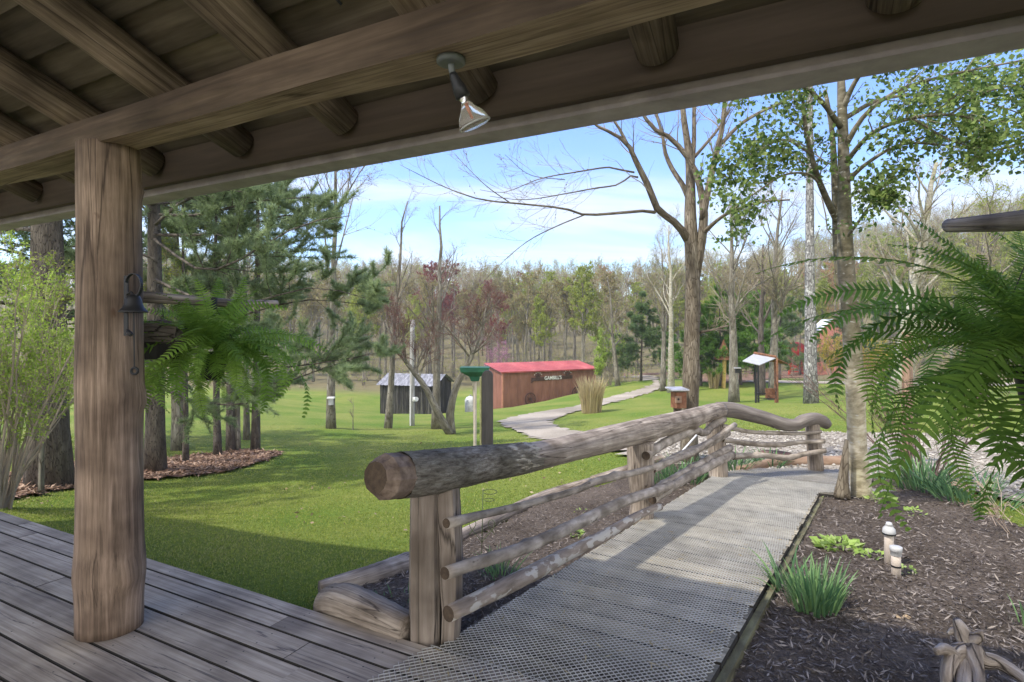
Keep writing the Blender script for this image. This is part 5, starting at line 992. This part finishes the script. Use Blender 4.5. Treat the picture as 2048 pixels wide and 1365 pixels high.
pine('tall_pine_tree', 'thick straight lichen spotted grey pine trunk on the lawn right of the swing', G(1621, 807), 19, .215, 210, first=.74, tufts=1500, reach=.16, ln=.14, w=.012, nl=16, bark=m_birch if False else mat('lichen_pine_bark', [(.16, .155, .15), (.25, .245, .235), (.36, .355, .34)], (12, 12, 3), bump=.9, bdist=.03, rough=.95, cracks=((14, 14, 4), .8, .12, (.10, .095, .09)), spots=((9, 9, 9), .6, .03, (.5, .5, .47))))
trace('bare_tree', 'pale thin tree left of the brown trunk by the gravel road', 1326, 782, (1330, 480), .17, 211, m_barkg, m_twig, m_budy, first=.35, limbs=15, bud=.05, nbud=.9)
trace('bare_tree', 'twin pale lichen trunk standing just left of the maple', 1342, 786, (1345, 430), .20, 212, m_birch, m_twig, m_budy, first=.4, limbs=15, bud=.05, nbud=.9)
trace('bare_tree', 'slender pale tree at the bend of the gravel road', 1236, 772, (1215, 540), .17, 213, m_barkg, m_twig, m_budb, first=.35, limbs=15, bud=.07, nbud=.8)
trace('sycamore_tree', 'large pale sycamore with crooked limbs behind the large fern', 1800, 790, (1862, 300), .36, 214, m_birch, m_twig, m_budy, first=.3, limbs=16, bud=.05, nbud=.5, spread=.8, crown_len=.45, dens=1.1)
trace('bare_tree', 'grey bare tree behind the fern at the right edge', 1960, 800, (1975, 380), .2, 215, m_barkg, m_twig, m_budy, first=.35, limbs=15, bud=.06)
trace('bare_tree', 'thin sapling on the lawn between the birdhouse trunk and the barn', 706, 860, (706, 790), .02, 216, m_barkg, m_twig, None, first=.3, limbs=5, dens=.4)
shrub('lime_tree', 'young lime green tree right of the red shed', G(1217, 772), 4.6, 1.3, 30, m_bushy, m_twig, 16, .11, 7, cat='tree')
trace('young_tree', 'thin trunked young tree with green leaves beside the lime tree', 1200, 778, (1200, 700), .07, 218, m_barkg, m_twig, m_bushy, first=.3, limbs=12, bud=.1, nbud=2)
shrub('gold_shrub', 'golden yellow shrub between the pine trunk and the pale trunk', G(1668, 768), 3.6, 1.6, 31, m_gold, m_twig, 26, .10, 7)
shrub('gold_shrub', 'second golden shrub half hidden by the pale leafy tree trunk', G(1745, 770), 3.2, 1.5, 34, m_gold, m_twig, 20, .10, 6)
clump('dry_grass_tuft', 'round tuft of tan ornamental grass beside the gravel road', 'grass', G(1183, 826), 600, 1.55, .95, 32, m_dryg, .025, .5, spl=.12)
clump('dry_grass_tuft', 'small tuft of dry grass left of the grey tree on the lawn', 'grass', G(1428, 777), 120, 1.3, .6, 33, m_dryg, .03, .4, spl=.2)
GE = 'small evergreens across the lawn'
for i, (px, py, h, lab) in enumerate([(1283, 762, 6.5, 'dark round evergreen beyond the gravel road bend'), (1402, 772, 5.2, 'evergreen just right of the brown trunk'), (1440, 772, 6.5, 'evergreen behind the rusty cone'), (1480, 770, 5.8, 'evergreen left of the swing roof'), (1510, 766, 6.2, 'evergreen behind the swing roof'), (1560, 760, 7.5, 'dark evergreen by the red tank stand'), (1600, 752, 8, 'evergreen behind the red tank'), (1340, 758, 6, 'evergreen between the thin pale trunks'), (1700, 757, 7, 'evergreen behind the golden shrub'), (1780, 758, 8, 'evergreen behind the sycamore'), (1255, 757, 5.5, 'small evergreen left of the round one')]):
    pine('evergreen_tree', lab, G(px, py), h, .09, 300+i, m=leafmat('bright_needle_%d' % i, [(.07, .16, .025), (.12, .24, .035), (.18, .32, .05)], .3) if i in (1, 2, 3, 4, 7) else m_spruce, first=.14, tufts=3600, reach=.42, ln=.22, w=.02, nl=44, per=8, group=GE)
# --- forest behind
def forest():
    protos = []
    specs = [('bare', m_budb, m_twig, 2.2), ('yellow', m_budy, m_twig, 5), ('maroon', m_budr, m_twigr, 1.6), ('grey', m_budb, m_twig, 1.2), ('green', m_budy, m_twig, 2.6), ('rust', leafmat('orange_bud', [(.34, .17, .08), (.42, .26, .12), (.3, .22, .1)], .4), m_twig, 1.6)]
    lab = {'bare': 'tall bare woodland tree with tan buds in the wood beyond the sheds', 'yellow': 'woodland tree with a hazy yellow green crown beyond the sheds', 'maroon': 'woodland tree with maroon buds beyond the sheds', 'grey': 'leafless grey woodland tree beyond the sheds', 'green': 'woodland tree just breaking into green leaf beyond the sheds', 'rust': 'woodland tree with rusty orange buds on the far slope'}
    for i, (k, bm, tm, nb) in enumerate(specs):
        protos.append((k, bare_tree('woodland_tree', lab[k], on(A(-30+i*9, 78+i*2, 0)), 15+i % 3, .19, 400+i, m_barkg, tm, bm, group=k+' trees of the far wood', first=.42, limbs=22, bud=.20, nbud=nb, low=True, dens=1.35, up=.3, spread=.75, crown_len=.36)))
    rs = np.random.RandomState(77); k = 0
    for i in range(2200):
        Y = rs.uniform(64, 125); px = rs.uniform(240, 2300); x = (px-CX)/F*Y
        if 1235 < px < 1330 and Y < 75: continue
        if i and any((x-a)**2+(Y-b)**2 < 5 for a, b in pos): continue
        if i == 0: pos = []
        pos.append((x, Y)); u = rs.rand()
        if px < 700: pr = [.4, .15, .0, .25, .2, 0]
        elif px < 1050: pr = [.35, .1, .2, .25, .1, 0]
        elif px < 1200: pr = [.25, .45, .0, .2, .1, 0]
        elif px < 1650: pr = [.35, .2, .0, .15, .25, .05]
        else: pr = [.15, .4, 0, .1, .3, .05]
        j = rs.choice(6, p=np.array(pr)/sum(pr)); s = rs.uniform(.7, 1.08)*(1.0 if px > 1100 else .93)
        copy_tree(protos[j][1], on(A(x, Y, 0)), rs.rand()*6.28, s); k += 1
        if k >= 280: break
    # far slope that reads as one mass
    V = MB(); src = protos; rs = np.random.RandomState(5); tw, lv = [MB() for _ in range(2)], None
    for mi, (n, cols) in enumerate([(150, 0), (80, 1)]):
        pass
    mb = MB(); lf = MB(); lf2 = MB()
    for i in range(800):
        Y = rs.uniform(116, 240); px = rs.uniform(100, 2400); x = (px-CX)/F*Y; p = on(A(x, Y, 0)); h = rs.uniform(12, 17)
        tubes(mb, np.array([[p, p+A(rs.normal()*.3, 0, h*.5), p+A(rs.normal()*.6, 0, h*.9)]]), np.array([[.22, .15, .05]]), 4)
        T = np.array([[p+A(0, 0, h*.3), p+A(0, 0, h*.65), p+A(0, 0, h*.95)]]); P1, R1 = grow(T, np.array([[.15, .1, .04]]), 14, rs, .1, 1, .7, .55, rf=.6, up=.3, k=4); tubes(mb, P1, np.maximum(R1, .03), 3)
        P2, R2 = grow(P1, R1, 7, rs, .2, 1, .8, .6, rf=.6, up=.15, k=3); tubes(mb, P2, np.maximum(R2, .022), 3)
        tgt = lf if rs.rand() < (.35 if px < 1000 else .6) else lf2; n = 420; C = P2[rs.randint(0, len(P2), n), rs.randint(0, 3, n)]+rs.normal(size=(n, 3))*.3; leaves(tgt, C, rs.normal(size=C.shape), rs.uniform(.12, .32, n), rs, .7)
    join([mb, lf, lf2], 'distant_wood', [m_twig, m_budy, m_budb], None)['kind'] = 'stuff'
forest()
def brush():
    """leafless undergrowth at the wood edge"""
    rs = np.random.RandomState(9); mb, lf = MB(), MB(); n = 1500; Y = rs.uniform(60, 165, n); px = rs.uniform(200, 2200, n); x = (px-CX)/F*Y; z = H(x, Y)
    B = np.c_[x, Y, z]; P = []; k = 4
    for q in range(8):
        a = rs.rand(n)*6.28; h = rs.uniform(1, 3.4, n)*(1+.4*(Y > 90)); s = np.linspace(0, 1, k); P.append(B[:, None]+np.stack([np.cos(a)[:, None]*h[:, None]*.4*s, np.sin(a)[:, None]*h[:, None]*.4*s, h[:, None]*s], -1)+rs.normal(size=(n, k, 3))*.08)
    P = np.concatenate(P); tubes(mb, P, np.full(P.shape[:2], .014)*np.linspace(1, .5, k)[None], 3); m = 60000; C = P[rs.randint(0, len(P), m), rs.randint(1, k, m)]+rs.normal(size=(m, 3))*.15; leaves(lf, C, rs.normal(size=C.shape), rs.uniform(.06, .2, m), rs, .7)
    join([mb, lf], 'undergrowth', [m_twig, m_budy], None)['kind'] = 'stuff'
brush()
def haze():
    mb = MB(); box(mb, A(-330, -60, -40), A(700, 0, 0), A(0, 430, 0), A(0, 0, 150)); o = mb.build('haze', [bpy.data.materials.new('haze')]); o['kind'] = 'stuff'
    m = o.data.materials[0]; m.use_nodes = True; nt = m.node_tree; nt.nodes.clear(); out = nt.nodes.new('ShaderNodeOutputMaterial'); v = nt.nodes.new('ShaderNodeVolumePrincipled')
    v.inputs['Color'].default_value = (.9, .94, 1, 1); v.inputs['Density'].default_value = .0007; v.inputs['Anisotropy'].default_value = .2; nt.links.new(v.outputs[0], out.inputs['Volume'])
haze()
# ------------------------------------------------------------------ sheds and yard things
def red_shed():
    a = U(1005, 819, 40.6); b = U(1190, 796, 44.6); a[2] = b[2] = h1(a[0], a[1]) if False else min(a[2], b[2]); zt = U(1005, 745, 40.6)[2]
    ex = (b-a); ex[2] = 0; Lx = np.linalg.norm(ex); ex /= Lx; ey = A(-ex[1], ex[0], 0); W = 2.4; Hh = zt-a[2]; z0 = a[2]-.15
    t = thing('red_shed', 'long rust red metal shed with a bright red roof beside the gravel road', 'shed', a)
    def wall(p, d, L_, nrm, h0, h1_=None):
        n = int(L_/.115); s = np.arange(n+1)/n*L_; off = np.where(np.arange(n+1) % 2, .0, .022); V = []
        for q, o in zip(s, off): V += [p+d*q+nrm*o+A(0, 0, z0-p[2]), p+d*q+nrm*o+A(0, 0, h0+((h1_ or h0)-h0)*q/L_)]
        i = np.arange(n)*2; return MB().add(np.array(V), np.stack([i, i+2, i+3, i+1], -1))
    w1 = wall(a, ex, Lx, -ey, Hh); w1.build('front_wall', m_redwall, t)
    wall(a+ey*W, -ey, W, -ex, Hh+.45, Hh).build('end_wall', m_redwall, t)
    wall(b, ey, W, ex, Hh, Hh+.45).build('end_wall', m_redwall, t); wall(b+ey*W, -ex, Lx, ey, Hh+.45).build('back_wall', m_redwall, t)
    mb = MB(); n = int((Lx+.5)/.23); s = np.arange(n*4+1)/(n*4)*(Lx+.5)-.25; rib = np.array([0, 0, 0, .03])[np.arange(n*4+1) % 4]; V = []
    for q, o in zip(s, rib): V += [a+ex*q-ey*.22+A(0, 0, Hh+.01+o), a+ex*q+ey*(W+.2)+A(0, 0, Hh+.53+o)]
    i = np.arange(n*4)*2; mb.add(np.array(V), np.stack([i, i+2, i+3, i+1], -1)); box(mb, a-ex*.25-ey*.235+A(0, 0, Hh-.06), ex*(Lx+.5), ey*.012, A(0, 0, .10)); mb.build('metal_roof', m_redroof, t)
    mb = MB(); cbox(mb, a+ey*-.0+A(0, 0, Hh/2-.07), .10, .10, Hh-.02, math.atan2(ex[1], ex[0])); cbox(mb, b+A(0, 0, Hh/2-.07), .10, .10, Hh-.02, math.atan2(ex[1], ex[0])); mb.build('corner_trim', plain('pale_red_trim', (.42, .19, .13), .5), t)
    f = lambda u, z, o=.05: a+ex*u-ey*o+A(0, 0, z)
    # scrap iron sign
    def up(px, py, o=.05):     # point of the front wall seen at a pixel
        dx = (px-CX)/F; Y = (a[0]*ex[1]-a[1]*ex[0])/(dx*ex[1]-ex[0]); u = ((dx*Y-a[0])*ex[0]+(Y-a[1])*ex[1]); return f(u, CH-(py-HY)/F*Y-a[2], o)
    s = thing('scrap_iron_sign', 'rusty saw blade sign with white letters GAMBILL\'S on the red shed wall', 'sign', up(1104, 756))
    mb = MB(); p0, p1 = up(1062, 760), up(1144, 754); box(mb, p0-A(0, 0, .12), p1-p0, -ey*.02, A(0, 0, .26)); 
    for px in (1062,): tube(mb, [up(1062, 766), up(1072, 757)], .04, 6)
    mb.build('saw_blade', m_rustd, s)
    for px, py in ((1075, 755), (1134, 751)):
        c = up(px, py, .08); mb = MB()
        for k in range(5): an = PI/2+(k-2)*.5; tube(mb, [c+A(0, 0, -.05), c+(ex*math.cos(an)+A(0, 0, math.sin(an)))*.33], [.04, .02], 6)
        th = np.linspace(0, 2*PI, 18); tube(mb, [c+(ex*math.cos(x)+A(0, 0, math.sin(x)))*.17 for x in th], .022, 6, cap=False); mb.build('horseshoe_star', m_rustd, s)
        mb = MB()
        for k in range(5): an = PI/2+(k-2)*.5; q = c+(ex*math.cos(an)+A(0, 0, math.sin(an)))*.36; tube(mb, [q-A(0, 0, .03), q+A(0, 0, .03)], .03, 8)
        mb.build('bolt_heads', m_white, s)
    cu = bpy.data.curves.new('letters', 'FONT'); cu.body = "GAMBILL'S"; cu.size = .52; cu.extrude = .012; cu.offset = .008; cu.align_x = 'CENTER'; cu.align_y = 'CENTER'; cu.space_character = 1.0
    tmp = bpy.data.objects.new('tmp', cu); COL.objects.link(tmp); bpy.context.view_layer.update(); me = bpy.data.meshes.new_from_object(tmp.evaluated_get(bpy.context.evaluated_depsgraph_get())); bpy.data.objects.remove(tmp)
    o = bpy.data.objects.new('letters', me); COL.objects.link(o); me.materials.clear(); me.materials.append(m_white); o.parent = s; o['label'] = "white letters reading GAMBILL'S"; wx = max(v.co.x for v in me.vertices)*2; k = np.linalg.norm(up(1122, 755)-up(1088, 757))/wx
    o.location = up(1105, 756, .09)-np.array(s['_o']); o.scale = (k, k*1.15, k); o.rotation_euler = (PI/2, 0, math.atan2(ex[1], ex[0]))
    for i, (px, py, r) in enumerate(((1059, 798, .44), (1152, 786, .44))):
        c = up(px, py, .12); wl = thing('wagon_wheel', ('left' if i == 0 else 'right')+' of two rusty spoked iron wheels leaning on the red shed wall', 'wheel', c-A(0, 0, r), 'iron wheels against the red shed')
        mb = MB(); th = np.linspace(0, 2*PI, 33); tube(mb, [c+(ex*math.cos(x)+A(0, 0, math.sin(x)))*r for x in th], .03, 6, cap=False); mb.build('rim', m_rustd, wl)
        mb = MB(); [tube(mb, [c, c+(ex*math.cos(x)+A(0, 0, math.sin(x)))*r], .014, 5) for x in np.arange(12)*PI/6]; mb.build('spokes', m_rustd, wl); tube(MB(), [c+ey*.05, c-ey*.08], .07, 12).build('hub', m_rustd, wl)
red_shed()
def barn():
    mt = mat('dull_barn_tin', [(.10, .10, .105), (.2, .2, .21), (.34, .34, .36)], (6, 1.2, 3), 'obj', bump=.2, rough=.6)
    a = U(761, 836, 40); b = U(868, 838, 39.0); c3 = U(904, 833, 42.5); z0 = h1(b[0], b[1])-.1; a[2] = b[2] = c3[2] = z0
    ex = b-a; Lx = np.linalg.norm(ex); ex /= Lx; ey = A(-ex[1], ex[0], 0); W = 3.3; zt = U(868, 771, 39)[2]-z0; ridge = zt+.62; t = thing('black_barn', 'small weathered black board barn with grey tin roof among bare trees', 'barn', a); rs = np.random.RandomState(3)
    def boards(p, d, L_, nrm, top, nm, m=m_wood_old):
        mb = MB(); q = 0
        while q < L_-.02:
            w_ = min(rs.uniform(.14, .22), L_-q); box(mb, p+d*(q+.006)+nrm*rs.uniform(0, .02), d*(w_-.012), nrm*.02, A(0, 0, top(q+w_/2)-rs.uniform(0, .03)), r=rs.rand(), long=2); q += w_
        return mb.build(nm, m, t)
    boards(a, ex, Lx, -ey, lambda q: zt, 'front_wall'); boards(b, ey, W, ex, lambda q: zt+(ridge-zt)*(1-abs(q-W/2)/(W/2)), 'gable_wall'); boards(a, ey, W, -ex, lambda q: zt+(ridge-zt)*(1-abs(q-W/2)/(W/2)), 'gable_wall'); boards(a+ey*W, ex, Lx, ey, lambda q: zt, 'back_wall')
    for sgn, nm in ((0, 'roof_slope'), (1, 'roof_slope')):
        mb = MB(); n = 60; V = []
        for i in range(n+1):
            q = -.25+(Lx+.5)*i/n; o = .025 if i % 4 == 0 else 0
            e = a+ex*q+(ey*(-.2) if sgn == 0 else ey*(W+.2)); r_ = a+ex*q+ey*W/2; V += [e+A(0, 0, zt-.06+o), r_+A(0, 0, ridge+.03+o)]
        i = np.arange(n)*2; mb.add(np.array(V), np.stack([i, i+2, i+3, i+1], -1)); mb.build(nm, mt, t)
barn()
c = G(940, 815); c = on(U(941, 812, 43)); t = thing('propane_tank', 'upright pale grey storage tank on the grass between barn and red shed', 'tank', c)
mb = MB(); tube(mb, [c, c+A(0, 0, .05), c+A(0, 0, 1.0), c+A(0, 0, 1.22), c+A(0, 0, 1.30)], [.42, .43, .43, .3, .08], 24); mb.build('tank_shell', plain('pale_grey_paint', (.5, .52, .52), .4), t, True); tube(MB(), [c+A(0, 0, 1.28), c+A(0, 0, 1.4)], .07, 10).build('tank_valve', m_tin, t)
g = G(824, 852); t = thing('utility_pole', 'plain grey utility pole with a white lamp in front of the black barn', 'pole', g); top = U(825, 640, g[1])
tube(MB(), smoothline([g-A(0, 0, .2), (g+top)/2, top], 8), np.linspace(.105, .085, 8), 14, seed=3, lowf=.02).build('pole_shaft', mat('grey_pole', [(.3, .29, .28), (.45, .44, .42)], (12, 12, 1), bump=.2, rough=.85), t, True)
q = U(829, 799, g[1]-.15); mb = MB(); cbox(mb, q, .14, .16, .16, .3); tube(mb, [q, q+A(.1, -.12, .02)], [.07, .09], 12); mb.build('lamp_head', m_white, t)
mb = MB(); tube(mb, [U(821, 852, g[1]-.13), U(821, 770, g[1]-.13)], .025, 6); mb.build('conduit', m_white, t)
g = G(950, 848); t = tube(MB(), smoothline([g-A(0, 0, .1), U(949, 800, g[1]), U(947, 752, g[1])], 8), .07, 10, seed=4, lowf=.06).build('wooden_post', m_birch, None, True, loc=g); tag(t, 'thin crooked pale post left of the charred post', 'post')
# charred post and green feeder
Yp = 12.0; g = on(U(972, 920, Yp)); zt = U(972, 741, Yp)[2]; t = thing('charred_post', 'thick dark square post with a rounded top beyond the railing', 'post', g)
mb = MB(); n = 8; w_ = .235; prof = [(-w_/2, g[2]-.2), (w_/2, g[2]-.2)]+[(w_/2*math.cos(x), zt-.12+.12*math.sin(x)) for x in np.linspace(.15, PI-.15, n)]
V = []
for y in (-.1, .1): V += [[U(975, 0, Yp)[0]+x, Yp+y, z] for x, z in prof]
k = len(prof); mb.add(V, [np.arange(k)[None], np.arange(k, 2*k)[::-1][None], np.array([[j, k+j, k+(j+1) % k, (j+1) % k] for j in range(k)])], [[v[0], v[1], v[2]] for v in V]); mb.build('post_shaft', m_postd, t)
cbox(MB(), A(U(961.5, 0, Yp)[0], Yp+.02, (g[2]+zt)/2-.12), .035, .16, zt-g[2]-.05, long=2).build('side_strip', plain('yellowed_strip', (.42, .40, .2), .8), t)
Yf = 14; q = U(950, 745, Yf); g2 = on(q); t = thing('green_feeder', 'dark green bird feeder tray on a pole just behind the charred post', 'bird feeder', g2)
V = []; 
for z, s_ in ((.13, .36), (.02, .34), (-.10, .14), (-.22, .09)): V += [[q[0]+x*s_, q[1]+y*s_*.7, q[2]+z] for x, y in ((-1, -1), (1, -1), (1, 1), (-1, 1))]
MB().add(V, np.array([[i*4+j, i*4+(j+1) % 4, (i+1)*4+(j+1) % 4, (i+1)*4+j] for i in range(3) for j in range(4)]+[[3, 2, 1, 0]])).build('feeder_tray', m_green, t); tube(MB(), [g2-A(0, 0, .1), q-A(0, 0, .15)], .04, 8).build('feeder_pole', m_pvc, t)
# swing
def swing():
    g = G(1533, 806); Y = g[1]; t = thing('swing_bench', 'roofed garden swing with white tin canopy on the lawn right of the grey tree', 'swing', g); X = lambda px, py, dy=0: U(px, py, Y+dy)
    for px, dy, tp in ((1512, 0, 727), (1555, 0, 716), (1517, 1.3, 722), (1551, 1.3, 720)):
        b = on(X(px, 0, dy)); mb = MB(); tube(mb, [b-A(0, 0, .1), X(px-1, tp, dy)], .045, 8); mb.build('leg', m_dark if px in (1512, 1517) else m_rust, t)
    mb = MB(); r0, r1 = X(1508, 708, .6), X(1552, 716, .6); e0, e1 = X(1485, 722, -.5), X(1519, 730, -.6); V = [r0, r1, e1, e0]+[x-A(0, 0, .03) for x in (r0, r1, e1, e0)]
    fc = np.array([[0, 3, 2, 1], [4, 5, 6, 7], [0, 1, 5, 4], [1, 2, 6, 5], [2, 3, 7, 6], [3, 0, 4, 7]]); mb.add(V, fc); mb.build('canopy', m_tin if False else plain('white_tin', (.42, .43, .45), .4, var=.12), t)
    mb = MB(); s0, s1 = X(1535, 722, 1.7), X(1578, 728, 1.6); V = [r0+A(.01, .01, 0), r1+A(.01, .01, 0), s1, s0]+[x-A(0, 0, .03) for x in (r0, r1, s1, s0)]; mb.add(V, fc[:, ::-1]); mb.build('canopy', m_rust, t)
    tube(MB(), [r0+A(0, 0, .03), r1+A(0, 0, .03)], .06, 8).build('ridge_cap', m_rust, t)
    mb = MB(); c = X(1532, 800, .5)
    for k in range(5): box(mb, X(1511, 797, .25+k*.09), X(1551, 799, .25+k*.09)-X(1511, 797, .25+k*.09), A(0, .06, 0), A(0, 0, .03))
    mb.build('seat', m_dark, t); mb = MB()
    for k in range(6): p_ = X(1531+k*3.6, 797, .75); box(mb, p_, A(.07, 0, 0), A(0, .03, 0), A(0, 0, .42))
    mb.build('backrest', m_rust, t); mb = MB()
    for px in (1511, 1552): tube(mb, [X(px, 797, .4), X(px, 722, .6)], .012, 5); tube(mb, [X(px, 786, .2), X(px, 786, .75)], .03, 6)
    tube(mb, [X(1509, 786, .2), X(1532, 788, .2)], .025, 6); mb.build('chains_and_arms', m_dark, t)
swing()
def red_tank():
    g = G(1592, 750); Y = g[1]; t = thing('red_tank_stand', 'red drum standing on a red lattice stand beyond the far road', 'tank', g); X = lambda px, py, dy=0: U(px, py, Y+dy)
    c = X(1592, 700); d = 15.5/F*Y; mb = MB(); tube(mb, [c+A(0, 0, z*d*1.0) for z in (-1, -.93, -.6, 0, .6, .93, 1)], [d*.25, d*.55, d*1.0, d*1.1, d*1.0, d*.55, d*.25], 20); mb.build('drum', m_redp, t, True)
    for px, dy in ((1577, 0), (1606, 0), (1580, 1.2), (1603, 1.2)): tube(MB(), [on(X(px, 0, dy)), X(1592+(px-1592)*.75, 716, dy*.8)], .07, 6).build('leg', m_redp, t)
    mb = MB()
    for y0 in (722, 733, 744): tube(mb, [X(1578, y0), X(1606, y0)], .05, 5); tube(mb, [X(1579, y0, 1.1), X(1605, y0, 1.1)], .05, 5)
    tube(mb, [X(1578, 744), X(1606, 724)], .05, 5); tube(mb, [X(1606, 744), X(1578, 724)], .05, 5); mb.build('lattice', m_redp, t)
red_tank()
g = G(1447, 776); Y = g[1]; t = thing('rusty_cone', 'tall rusty metal cone on a pole among the small evergreens', 'ornament', g); X = lambda px, py: U(px, py, Y)
a_ = X(1448, 678); r_ = 15/F*Y; MB().add(np.array([a_, X(1432, 720)+A(0, -.3, 0), X(1460, 720)+A(0, -.3, 0), X(1462, 719)+A(0, .6, 0), X(1434, 719)+A(0, .6, 0)]), [np.array([[0, 1, 2], [0, 2, 3], [0, 3, 4], [0, 4, 1]]), np.array([[4, 3, 2, 1]])]).build('cone', m_rust, t); tube(MB(), [g-A(0, 0, .1), X(1449, 720)], .12, 8).build('cone_pole', plain('ochre_paint', (.5, .36, .12), .7), t)
def red_house():
    Y = 60; g = on(U(1655, 760, Y)); t = thing('red_cabin', 'red board cabin with a pale tin roof glimpsed beyond the golden shrub', 'cabin', g); a = A(U(1640, 0, Y)[0], Y, g[2]); zt = U(1640, 662, Y)[2]; zr = U(1655, 640, Y)[2]
    mb = MB(); w_, dp = 1.5, 1.6; V = []
    for y in (0, dp): V += [a+A(0, y, -.3), a+A(w_*1.6, y, -.3), a+A(w_*1.6, y, zt-g[2]), a+A(w_*.8, y, zr-g[2]), a+A(0, y, zt-g[2])]
    mb.add(V, [np.array([[0, 1, 2, 3, 4]]), np.array([[9, 8, 7, 6, 5]]), np.array([[0, 5, 6, 1], [1, 6, 7, 2], [4, 9, 5, 0]])]); mb.build('wall', plain('salmon_board', (.48, .2, .15), .8), t)
    mb = MB(); r0 = a+A(w_*.8, -.3, zr-g[2]+.02); 
    box(mb, r0, A(w_*.8+.3, 0, -(zr-zt)*1.15), A(0, dp+.6, 0), A(0, 0, .05)); box(mb, r0, A(-w_*.8-.3, 0, -(zr-zt)*1.15), A(0, dp+.6, 0), A(0, 0, .05)); mb.build('roof', plain('pale_tin', (.6, .62, .64), .4), t)
red_house()
# small feeders on the grey trunks
for px, py, Y, lab in ((1620, 730, 21.9, 'small dark feeder box on the thick pine trunk'), (1475, 742, 23.3, 'small feeder hanging on the forked grey tree')):
    c = U(px, py, Y); b = thing('bird_feeder', lab, 'bird feeder', c); cbox(MB(), c, .17, .12, .18).build('box_body', m_dark, b); cbox(MB(), c+A(0, 0, .115), .24, .18, .04).build('birdhouse_roof', m_tin, b)
for o in list(bpy.data.objects):
    if '_o' in o: del o['_o']
